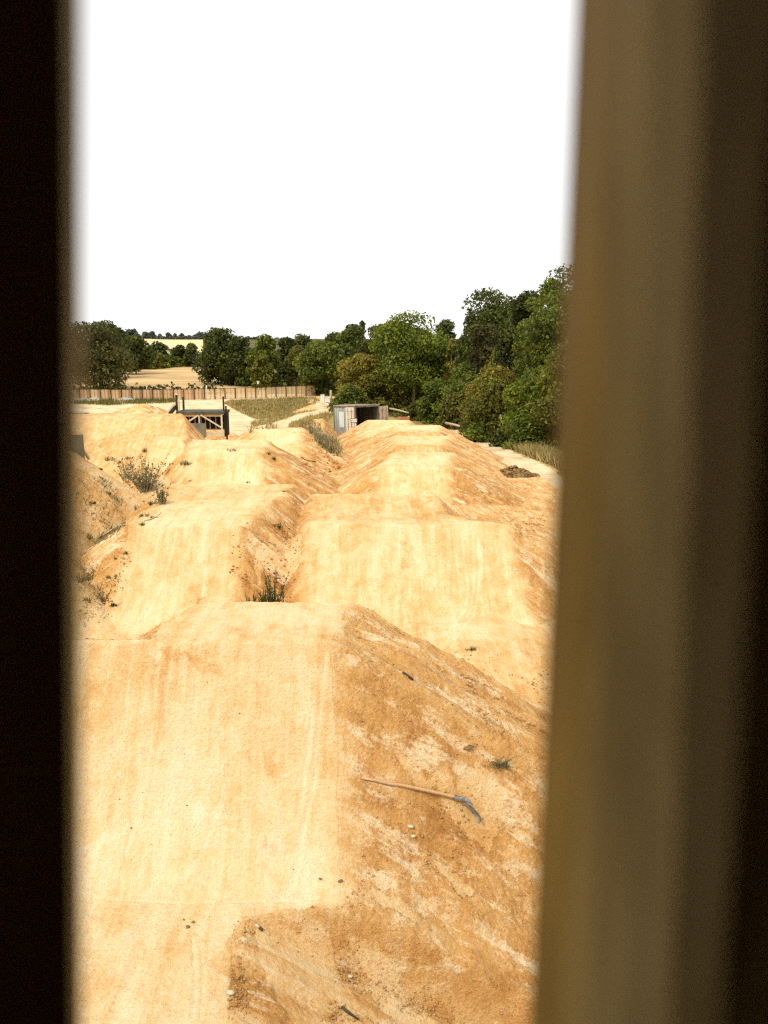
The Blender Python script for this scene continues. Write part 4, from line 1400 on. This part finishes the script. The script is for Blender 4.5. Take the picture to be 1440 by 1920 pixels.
FH = 1.42
NB = 26
rf = random.Random(5)
for i in range(NB + 1):
    p = along(seg[-1] * i / NB)
    mb = MB().box((0, 0, FH / 2 + 0.05), (0.085, 0.10, FH + 0.16), bev=0.01)
    o = mb.build('post', M['dark_wood'], fence)
    o.location = p - fp[0] + Vector((0, -0.04, 0))
for i in range(NB):
    a, b = along(seg[-1] * i / NB) - fp[0], along(seg[-1] * (i + 1) / NB) - fp[0]
    L = (b - a).length
    mb = MB()
    right = i > NB * 0.55
    pitch_ = 0.16 if right else 0.125
    n = int(L / pitch_)
    for j in range(n):
        q = (j + 0.5) / n
        c = a.lerp(b, q)
        hgt = FH + rf.uniform(-0.05, 0.05)
        w_ = L / n * (rf.uniform(0.62, 0.78) if right else rf.uniform(0.88, 0.97))
        mb.box(c + Vector((0, rf.uniform(-0.012, 0.012), hgt / 2)), (w_, 0.022, hgt))
    o = mb.build('boarding', M['pale2' if (right or i < 5) and rf.random() < 0.75 else 'pale'], fence, kind='stuff')
    MB().bar(a + Vector((0, 0, FH + 0.07)), b + Vector((0, 0, FH + 0.07)), 0.10, 0.06).build('rail', M['dark_wood'], fence)
    MB().bar(a + Vector((0, 0.06, 0.9)), b + Vector((0, 0.06, 0.9)), 0.09, 0.04).build('rail', M['dark_wood'], fence)

# ------------------------------------------------------------------ container
M['cont_side'] = simple_mat('blue_grey_paint', [(0.3, (0.20, 0.21, 0.17)), (0.6, (0.33, 0.35, 0.30)), (0.8, (0.38, 0.38, 0.31))], 1.4, (1, 1, 0.4), 0.55, 0.3, 0.05)
M['cont_patch'] = simple_mat('pale_patch_paint', [(0.3, (0.46, 0.50, 0.48)), (0.7, (0.58, 0.62, 0.60))], 2, (1, 1, 1), 0.6, 0.3, 0.05)
M['cont_door'] = simple_mat('cream_door_paint', [(0.3, (0.42, 0.36, 0.25)), (0.55, (0.60, 0.54, 0.42)), (0.8, (0.70, 0.64, 0.52))], 1.6, (1, 1, 0.5), 0.6, 0.3, 0.05)
M['cont_roof'] = simple_mat('rusty_roof', [(0.3, (0.16, 0.12, 0.08)), (0.6, (0.42, 0.36, 0.28)), (0.8, (0.55, 0.49, 0.40))], 2.5, (1, 1, 1), 0.7, 0.2, 0.1)
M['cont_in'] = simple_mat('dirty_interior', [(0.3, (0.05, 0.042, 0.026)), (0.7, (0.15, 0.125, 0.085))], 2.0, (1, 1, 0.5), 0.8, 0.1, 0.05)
M['rust'] = simple_mat('rust', [(0.3, (0.11, 0.045, 0.018)), (0.7, (0.28, 0.13, 0.055))], 5, (1, 1, 1), 0.85, 0.1, 0.1)
M['white'] = simple_mat('white_paint', [(0.3, (0.62, 0.60, 0.55)), (0.7, (0.80, 0.79, 0.75))], 4, (1, 1, 1), 0.6, 0.2, 0.05)
M['black'] = simple_mat('black_paint_shade', [(0.3, (0.012, 0.010, 0.008)), (0.7, (0.03, 0.026, 0.02))], 4, (1, 1, 1), 0.7, 0.2, 0.05)  # sign board black; on the platform it stands in for interior shade
M['red'] = simple_mat('faded_red_print', [(0.3, (0.42, 0.07, 0.03)), (0.7, (0.55, 0.14, 0.06))], 4, (1, 1, 1), 0.7, 0.1, 0.0)
DC = 61.5
fl_x, fl_y, ztop = at_dist(667, 761, DC)
CH = 2.55
W_, LC = 2.3, 3.1
phi = math.radians(36)                      # the box turns its left side a little towards the viewer
a_ax = Vector((-math.sin(phi), math.cos(phi), 0))     # front to back
b_ax = Vector((math.cos(phi), math.sin(phi), 0))      # along the front, left to right
cont = empty('shipping_container', (fl_x, fl_y, ztop - CH), 'open blue grey shipping container with cream doors behind the ridge', 'container')
cont.rotation_euler = (-0.05, 0, phi)
M['frame_paint'] = simple_mat('dark_frame_paint', [(0.3, (0.06, 0.05, 0.035)), (0.6, (0.16, 0.14, 0.10)), (0.8, (0.24, 0.20, 0.14))], 4, (1, 1, 0.5), 0.7, 0.2, 0.05)
# local frame: x along the front, y to the back, z up; front left corner at the origin
t_ = 0.05
mb = MB()
n = 12
for i in range(n):                          # corrugated left side
    y0, y1 = 0.06 + (LC - 0.12) * i / n, 0.06 + (LC - 0.12) * (i + 1) / n
    ym = (y1 - y0)
    mb.box(((-0.008 if i % 2 else 0.028), (y0 + y1) / 2, CH / 2), (0.036, ym + 0.004, CH - 0.22))
mb.build('side_wall', M['cont_side'], cont)
mb = MB()
mb.box((-0.0345, 1.95, CH * 0.56), (0.012, 0.72, CH * 0.5))
mb.build('paint_patch', M['cont_patch'], cont)
mb = MB()
for i in range(n):
    y0, y1 = 0.06 + (LC - 0.12) * i / n, 0.06 + (LC - 0.12) * (i + 1) / n
    mb.box((W_ - (0.0 if i % 2 else 0.03), (y0 + y1) / 2, CH / 2), (0.04, y1 - y0 + 0.004, CH - 0.22))
mb.build('side_wall', M['cont_in'], cont)
MB().box((W_ / 2, LC - 0.03, CH / 2), (W_ - 0.06, 0.05, CH - 0.22)).build('end_wall', M['cont_in'], cont)
MB().box((W_ / 2, LC / 2, 0.09), (W_ - 0.05, LC - 0.02, 0.10)).build('floor', M['cont_in'], cont)
mb = MB().box((W_ / 2, LC / 2, CH + 0.01), (W_ + 0.10, LC + 0.10, 0.06))
for i in range(8):
    mb.box((W_ / 2, LC * (i + 0.5) / 8, CH + 0.05), (W_ - 0.1, LC / 16, 0.03))
mb.build('roof', M['cont_roof'], cont)
fr = MB()
for (x_, y_) in ((0, 0), (W_, 0), (0, LC), (W_, LC)):
    fr.box((x_, y_, CH / 2 - 0.012), (0.12, 0.12, CH - 0.03))
for y_ in (0, LC):
    fr.box((W_ / 2, y_, 0.06), (W_ - 0.12, 0.10, 0.12))
    fr.box((W_ / 2, y_, CH - 0.085), (W_ - 0.12, 0.10, 0.11))
for x_ in (0, W_):
    fr.box((x_, LC / 2, 0.06), (0.10, LC - 0.12, 0.12))
    fr.box((x_, LC / 2, CH - 0.085), (0.10, LC - 0.12, 0.11))
fr.build('frame', M['frame_paint'], cont)


def door(origin, ang, flip):
    """leaf hinged at origin, swung to ang in the container's frame"""
    c, s = math.cos(ang), math.sin(ang)
    R = Matrix(((c, -s, 0), (s, c, 0), (0, 0, 1)))
    o = Vector(origin)
    DW = 1.12
    mb = MB()
    mb.box(o + R @ Vector((DW / 2, 0, CH / 2)), (DW, 0.035, CH - 0.24), R)
    for k in range(4):
        z_ = 0.35 + (CH - 0.7) * k / 3
        mb.box(o + R @ Vector((DW / 2, flip * 0.032, z_)), (DW - 0.12, 0.03, 0.16), R, 0.01)
    for x_ in (0.04, DW - 0.04):
        mb.box(o + R @ Vector((x_, flip * 0.030, CH / 2)), (0.07, 0.024, CH - 0.25), R)
    d_ = mb.build('door', M['cont_door'], cont)
    rb = MB()
    for x_ in (0.32, 0.80):
        rb.tube([o + R @ Vector((x_, flip * 0.075, 0.2)), o + R @ Vector((x_, flip * 0.075, CH - 0.2))], 0.018, 6)
        rb.box(o + R @ Vector((x_, flip * 0.08, CH * 0.42)), (0.05, 0.05, 0.14), R)
    rb.build('lock_rod', M['rust'], d_)


door((-0.10, -0.02, 0), math.radians(91.5), 1)          # folded back along the left side
door((W_ + 0.07, -0.04, 0), math.radians(17), -1)       # swung wide on the right
# small sign on a post in front of it
p = hit(668, 812)
x, y, z = at_dist(664, 793, DC - 2.5)
zg = ground_z(x, y)
sg = empty('sign', (x, y, zg), 'small dark framed sign on a white post before the container', 'sign')
zt = at_dist(664, 784, DC - 2.5)[2] - zg
sw = 12 / F * DC
sx_, sz_ = sw / 10, 0.34
MB().box((0.12, 0.05, (zt - 0.05) / 2 - 0.1), (0.07, 0.06, zt + 0.1)).build('post', M['white'], sg)
MB().box((0, 0, zt - sz_ / 2), (sw, 0.035, sz_)).build('board', M['black'], sg)
MB().box((0.0, -0.021, zt - sz_ / 2), (sw - 0.09, 0.008, sz_ - 0.09)).build('face', M['white'], sg)
mb = MB()
for i, (u, hh) in enumerate([(-0.16, 0.10), (-0.10, 0.14), (-0.03, 0.09), (0.05, 0.15), (0.12, 0.08), (0.17, 0.13)]):
    mb.box((u * 1.0, -0.027, zt - sz_ / 2 + (0.02 if i % 2 else -0.02)), (0.035, 0.004, hh))
mb.build('lettering', M['red'], sg)

# ------------------------------------------------------------------ timber platform
M['timber'] = simple_mat('new_timber', [(0.3, (0.40, 0.32, 0.20)), (0.6, (0.56, 0.48, 0.34)), (0.8, (0.66, 0.59, 0.45))], 4, (1, 1, 1), 0.8, 0.15, 0.15)
M['timber_o'] = simple_mat('orange_timber', [(0.3, (0.34, 0.20, 0.085)), (0.7, (0.52, 0.36, 0.19))], 4, (1, 1, 1), 0.8, 0.15, 0.15)
M['felt'] = simple_mat('green_roof_felt', [(0.3, (0.05, 0.048, 0.035)), (0.7, (0.12, 0.115, 0.085))], 3, (1, 1, 1), 0.9, 0.1, 0.1)
M['brick'] = simple_mat('red_brick', [(0.3, (0.28, 0.10, 0.045)), (0.7, (0.46, 0.20, 0.10))], 6, (1, 1, 1), 0.9, 0.1, 0.1)
M['board_grey'] = simple_mat('grey_plywood', [(0.25, (0.09, 0.085, 0.06)), (0.6, (0.17, 0.16, 0.115)), (0.8, (0.22, 0.21, 0.155))], 1.8, (1, 1, 1), 0.7, 0.2, 0.05)
DP = 40.0


def pl(cx, cy, dist=DP):
    """point of the platform from a spot of its enlarged view"""
    return Vector(at_dist(290 + cx / 9, 720 + cy / 9, dist))


PO = pl(760, 940)
plat = empty('timber_platform', PO, 'timber start platform with braced front and tall corner posts', 'platform')
Z = lambda cy: pl(760, cy).z - PO.z
X = lambda cx: pl(cx, 480).x - PO.x
DD = 1.5
MB().box(((X(358) + X(1170)) / 2, DD / 2, (Z(462) + Z(508)) / 2), (X(1170) - X(358), DD + 0.1, Z(462) - Z(508)), bev=0.02).build('deck', M['felt'], plat)
MB().box(((X(395) + X(1132)) / 2, 0.05, (Z(512) + Z(550)) / 2), (X(1132) - X(395), 0.06, Z(512) - Z(550) - 0.005)).build('beam', M['timber_o'], plat)
MB().box(((X(395) + X(1132)) / 2, DD - 0.05, (Z(512) + Z(550)) / 2), (X(1132) - X(395), 0.06, Z(512) - Z(550) - 0.005)).build('beam', M['timber_o'], plat)
for c0, c1 in (((735, 525), (462, 695)), ((772, 520), (1122, 738))):
    MB().bar((X(c0[0]), -0.01, Z(c0[1])), (X(c1[0]), -0.01, Z(c1[1])), 0.035, 0.075).build('brace', M['timber'], plat)
MB().box((X(745), 0.0, (Z(530) + Z(700)) / 2), (0.06, 0.05, Z(530) - Z(700))).build('king_post', M['timber'], plat)
for cx in (505, 605, 705, 785, 862, 962, 1062):
    MB().box((X(cx), 0.9, (Z(552) + Z(795)) / 2), (0.05, 0.05, Z(552) - Z(795))).build('stud', M['timber'], plat)
MB().box(((X(430) + X(1110)) / 2, 1.0, (Z(545) + Z(800)) / 2), (X(1110) - X(430), 0.04, Z(545) - Z(800))).build('shade_backing', M['black'], plat)  # black sheet painting in the shade under the deck
for x_ in (X(400), X(1150)):
    MB().box((x_, DD / 2 + 0.1, (Z(512) + Z(900)) / 2), (0.03, DD - 0.3, Z(512) - Z(900))).build('side_board', M['black'], plat)  # same black, closing off the painted dark interior
MB().box(((X(520) + X(1118)) / 2, 0.93, Z(792)), (X(1118) - X(520), 0.06, 0.05)).build('sill', M['timber'], plat)
for cy in (820, 858):
    MB().box(((X(862) + X(1152)) / 2, -0.02, Z(cy)), (X(1152) - X(862), 0.05, 0.095)).build('bottom_rail', M['timber'], plat)
MB().box((X(740), -0.09, (Z(660) + Z(900)) / 2), (X(858) - X(622), 0.03, Z(660) - Z(900))).build('panel', M['board_grey'], plat)
MB().box((X(1125), 0.02, (Z(515) + Z(1000)) / 2), (0.085, 0.085, Z(515) - Z(1000)), bev=0.006).build('post', M['timber'], plat)
MB().box((X(380), 0.02, (Z(515) + Z(1000)) / 2), (0.085, 0.085, Z(515) - Z(1000)), bev=0.006).build('post', M['timber'], plat)
MB().box((X(1178), 0.4, (Z(380) + Z(960)) / 2), (0.075, 0.10, Z(380) - Z(960)), bev=0.006).build('post', M['dark_wood'], plat)
MB().box((X(1150), 0.25, (Z(215) + Z(458)) / 2), (0.075, 0.09, Z(215) - Z(458)), bev=0.006).build('rail_post', M['dark_wood'], plat)
o = MB().box((X(368), 0.15, (Z(180) + Z(458)) / 2), (0.085, 0.09, Z(180) - Z(458)), bev=0.006).build('rail_post', M['dark_wood'], plat)
MB().box((X(376), 0.15, Z(176)), (0.20, 0.18, 0.06)).build('cap', M['timber'], o)
MB().box((X(408), 0.10, (Z(245) + Z(458)) / 2), (0.065, 0.065, Z(245) - Z(458))).build('rail_post', M['timber'], plat)
MB().bar((X(455), 0.4, Z(458)), (X(447), 0.4, Z(362)), 0.05, 0.05).build('rail_post', M['dark_wood'], plat)
o = MB().bar((X(345), 0.1, Z(345)), (X(60), 0.1, Z(665)), 0.10, 0.5, up=(0, 1, 0)).build('ramp_board', M['timber'], plat)
MB().bar((X(352), 0.02, Z(392)), (X(80), 0.02, Z(700)), 0.12, 0.45, up=(0, 1, 0)).build('ramp_joist', M['dark_wood'], plat)
MB().box((X(368), 1.5, (Z(240) + Z(458)) / 2), (0.09, 0.09, Z(240) - Z(458))).build('rail_post', M['dark_wood'], plat)

# grey board standing on the left bank
x, y, z = at_dist(128, 868, 17.2)
zg = ground_z(x, y)
zt = at_dist(128, 815, 17.2)[2]
hw = 62 / F * 17.4
bd = empty('board', (x, y, zg - 0.1), 'upright dark grey board on the crest of the left bank', 'board')
MB().box((0, 0, (zt - zg + 0.1) / 2), (hw, 0.05, zt - zg + 0.1), bev=0.008).build('panel', M['board_grey'], bd)
for s_ in (-1, 1):
    MB().bar((s_ * hw * 0.35, 0.03, (zt - zg) * 0.8), (s_ * hw * 0.35, 0.55, 0.0), 0.05, 0.05).build('strut', M['timber'], bd)

# ------------------------------------------------------------------ benches, boxes, posts, heaps in the yard
def bench(px0, px1, py, label):
    x, y, z = at_dist((px0 + px1) / 2, py, 74)
    p = Vector((x, y, z - 0.42))
    s = (px1 - px0) / F * p.y * 1.02
    b = empty('bench', p, label, 'bench', 'low benches in the yard')
    MB().box((0, 0, 0.44), (s, 0.30, 0.05)).build('seat', M['dark_wood'], b)
    for q in (-0.40, 0.36):
        MB().box((s * q, 0, 0.21), (0.09, 0.26, 0.42)).build('leg', M['dark_wood'], b)


bench(178, 220, 776, 'low dark bench in the yard nearer to the sand cone')
bench(126, 167, 775, 'low dark bench in the yard beside the blurred plank')


def heap(px, py, w_px, h_px, mat, name, label, cat, n=60, smin=0.1, smax=0.35, flat=1.0):
    p = hit(px, py)
    s = p.y / F
    r = np.random.default_rng(int(px))
    Vs, Fs, k = [], [], 0
    for i in range(n):
        V, Fc = PROT[r.integers(8)]
        a, rd = r.uniform(0, 6.28), math.sqrt(r.random())
        z_ = (1 - rd) * h_px * s * r.uniform(0.6, 1)
        Vs.append(V * r.uniform(smin, smax) + np.array([math.cos(a) * rd * w_px / 2 * s, math.sin(a) * rd * w_px / 3 * s, z_]))
        Fs.append(Fc + k)
        k += len(V)
    o = mesh_obj(name, np.concatenate(Vs), np.concatenate(Fs), M[mat])
    o.location = p
    return tag(o, label, cat)


M['sheet'] = simple_mat('pale_grey_spoil', [(0.3, (0.26, 0.245, 0.20)), (0.7, (0.42, 0.40, 0.34))], 2, (1, 1, 1), 0.9, 0.1, 0.2)
M['brush'] = simple_mat('pale_brush', [(0.3, (0.28, 0.22, 0.12)), (0.7, (0.58, 0.50, 0.36))], 3, (1, 1, 1), 0.9, 0.1, 0.3)
heap(237, 751, 30, 5, 'sheet', 'spoil_heap', 'pale grey spoil heap at the foot of the fence', 'heap', 160, 0.15, 0.4)
heap(177, 752, 24, 8, 'brush', 'brush_pile', 'pale heap of brush and rubble by the fence', 'heap', 80)
heap(150, 753, 40, 7, 'sheet', 'spoil_heap', 'dull grey mound by the fence beside the blurred plank', 'heap', 120, 0.15, 0.4)
heap(200, 749, 22, 7, 'brush', 'brush_pile', 'smaller brush pile between the two fence heaps', 'heap', 50, 0.06, 0.2)
heap(585, 758, 12, 5, 'clod', 'spoil_heap', 'small orange heap beside the grey path', 'heap', 60, 0.1, 0.3)

for px, py, w_, h_, lb in [(605, 752, 7, 11, 'upright white box among the grass by the wood'), (614.5, 752, 8.5, 5.5, 'wide white box beside the upright one'), (614, 757, 5, 3.5, 'smallest white box in front of the wide one')]:
    x, y, z = at_dist(px, py, 96)
    s = 96 / F * 1.0
    zg = z
    b = empty('box', (x, y, zg - 0.2), lb, 'box', 'white boxes by the wood')
    MB().box((0, 0, h_ * s / 2 + 0.1), (w_ * s, 0.4, h_ * s + 0.2), bev=0.02).build('body', M['white'], b)
    MB().box((0, 0, h_ * s + 0.225), (w_ * s + 0.06, 0.46, 0.05)).build('lid', M['white'], b)
# the wide box stands on a low dry stump of grass: keep a trestle under it
x, y, z = at_dist(620, 733, 99)
mb = MB().tube([(0, 0, -2.0), (0.02, 0, 0.0)], 0.14, 7)
o = mb.build('stump', M['dead'], None, True)
o.location = (x, y, z + 0.1)
tag(o, 'pale broken stump beside the round green tree', 'stump')

x, y, z = at_dist(484, 722, 118)
sp = empty('sign_post', (x, y, z - 1.6), 'post with a white flared top behind the fence', 'post')
MB().box((0, 0, 0.9), (0.12, 0.12, 1.9)).build('post', M['dark_wood'], sp)
MB().tube([(0, 0, 1.75), (0, 0, 2.05), (0, 0, 2.2)], [0.10, 0.16, 0.24], 10).build('head', M['white'], sp)
for px, py, h_, lb in [(387, 724, 6, 'white stub post on top of the fence line by the large round tree'), (275, 725, 5, 'thin white stake behind the fence at the stubble field')]:
    x, y, z = at_dist(px, py, 118)
    o = MB().box((0, 0, -0.8), (0.18 if px > 300 else 0.10, 0.10, h_ * 118 / F + 1.6), bev=0.02).build('stake', M['white'])
    o.location = (x, y, z - 0.12)
    tag(o, lb, 'stake')

# logs and poles at the wood's edge
def pole(a, b, rad, mat, name, label, cat):
    A_, B_ = Vector(at_dist(*a)), Vector(at_dist(*b))
    mb = MB()
    mid = (A_ + B_) / 2 + Vector((0, 0, 0.03))
    mb.tube([Vector((0, 0, 0)), mid - A_, B_ - A_], [rad, rad * 0.9, rad * 0.7], 7)
    o = mb.build(name, M[mat], None, True)
    o.location = A_
    return tag(o, label, cat)


pole((836, 793, 62), (872, 802, 58), 0.10, 'dead', 'pole', 'pale straight pole lying in the dry grass under the bushes', 'pole')
pole((731, 766, 70), (766, 774, 67), 0.09, 'dead', 'branch', 'pale fallen branch beside the container door', 'branch')
pole((961, 772, 52), (948, 800, 51), 0.05, 'dead', 'branch', 'bare pale branch hanging inside the light bush', 'branch')
pole((938, 778, 52), (946, 808, 51.5), 0.04, 'dead', 'branch', 'thin bare branch curving in the dark hollow', 'branch')
pole((766, 780, 56), (767, 789, 56), 0.07, 'dead', 'stump', 'small pale stump on the farthest mound', 'stump')
x, y, z = at_dist(757, 792, 49)
o = MB()
rr = random.Random(2)
tl = empty('brick_stack', (x, y, ground_z(x, y) - 0.05), 'red brown bricks stacked on the farthest mound', 'bricks')
for k in range(3):
    for j in range(3):
        for i in range(2):
            MB().box(((j - 1) * 0.24 + rr.uniform(-.01, .01), i * 0.12, 0.05 + k * 0.078), (0.225, 0.11, 0.07), bev=0.006).build('brick', M['brick'] if 'brick' in M else M['rust'], tl)

# ------------------------------------------------------------------ the viewer's hide: two planks in view, dark boarded room behind
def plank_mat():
    """plank in two browns: darker towards the outside, paler towards the room"""
    k = NT('banded_plank', 0.8, 0.15)
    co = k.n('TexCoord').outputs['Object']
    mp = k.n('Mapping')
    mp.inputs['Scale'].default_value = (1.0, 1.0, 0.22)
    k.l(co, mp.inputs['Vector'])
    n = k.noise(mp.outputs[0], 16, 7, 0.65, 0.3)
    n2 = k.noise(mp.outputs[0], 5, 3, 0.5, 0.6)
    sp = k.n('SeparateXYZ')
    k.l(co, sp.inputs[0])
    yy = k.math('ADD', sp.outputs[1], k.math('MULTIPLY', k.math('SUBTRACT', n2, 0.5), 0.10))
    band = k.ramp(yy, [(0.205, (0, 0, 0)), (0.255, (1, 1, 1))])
    outer_brown = k.ramp(n, [(0.36, (0.15, 0.085, 0.010)), (0.5, (0.225, 0.135, 0.019)), (0.64, (0.31, 0.195, 0.032))])
    bare = k.ramp(n, [(0.36, (0.24, 0.170, 0.060)), (0.5, (0.34, 0.245, 0.092)), (0.64, (0.44, 0.33, 0.14))])  # paler brown on the room side
    k.col(k.mix(band, bare, outer_brown))
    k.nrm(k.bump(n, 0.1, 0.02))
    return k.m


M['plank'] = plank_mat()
M['room'] = simple_mat('dark_room_boards', [(0.3, (0.20, 0.12, 0.05)), (0.7, (0.31, 0.19, 0.085))], 5, (1, 1, 0.2), 0.9, 0.1, 0.1)
Zc = CZ


def plank(corners, label):
    nc = len(corners)
    """upright plank; corners = (x, y, sideways drift per metre of height) round its section"""
    lv = [-1.72, -0.6, -0.45, -0.3, -0.2, -0.1, 0.0, 0.1, 0.2, 0.35, 0.5, 0.95]
    V = [(x_ + ln * max(-0.45, min(0.35, z_)), y_, z_) for z_ in lv for (x_, y_, ln) in corners]
    fs_ = [tuple(range(nc))[::-1], tuple((len(lv) - 1) * nc + i for i in range(nc))]
    for j in range(len(lv) - 1):
        for i in range(nc):
            fs_.append((j * nc + i, j * nc + (i + 1) % nc, j * nc + nc + (i + 1) % nc, j * nc + nc + i))
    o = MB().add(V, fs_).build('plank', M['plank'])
    o.location = (0, 0, Zc)
    return tag(o, label, 'plank', 'planks of the lookout')


plank([(-0.30, 0.212, 0.08), (-0.0842, 0.212, 0.077), (-0.0940, 0.245, 0.08), (-0.30, 0.245, 0.08)], 'near black blurred plank on the side of the stubble field')
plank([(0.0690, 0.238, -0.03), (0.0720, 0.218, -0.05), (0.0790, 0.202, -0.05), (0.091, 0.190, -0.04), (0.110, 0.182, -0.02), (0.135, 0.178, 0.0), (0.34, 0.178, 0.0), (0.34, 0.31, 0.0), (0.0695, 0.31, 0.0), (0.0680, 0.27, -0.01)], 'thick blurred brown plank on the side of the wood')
rm = MB()
rm.box((0, -0.7, 1.0), (2.6, 2.2, 0.05))
rm.build('ceiling', M['room'], kind='structure').location = (0, 0, Zc)
rm = MB().box((0, -0.7, -1.75), (2.6, 2.2, 0.05))
rm.build('floor', M['room'], kind='structure').location = (0, 0, Zc)
rm = MB().box((0, -1.8, -0.37), (2.5, 0.05, 2.69))
for s_ in (-1, 1):
    rm.box((s_ * 1.27, -0.7, -0.37), (0.05, 2.15, 2.69))
for x0 in (-1.18, -0.86, -0.54, 0.44, 0.76, 1.08):
    rm.box((x0 + 0.02, 0.27, -0.37), (0.24, 0.06, 2.69))
rm.build('wall', M['room'], kind='structure').location = (0, 0, Zc)
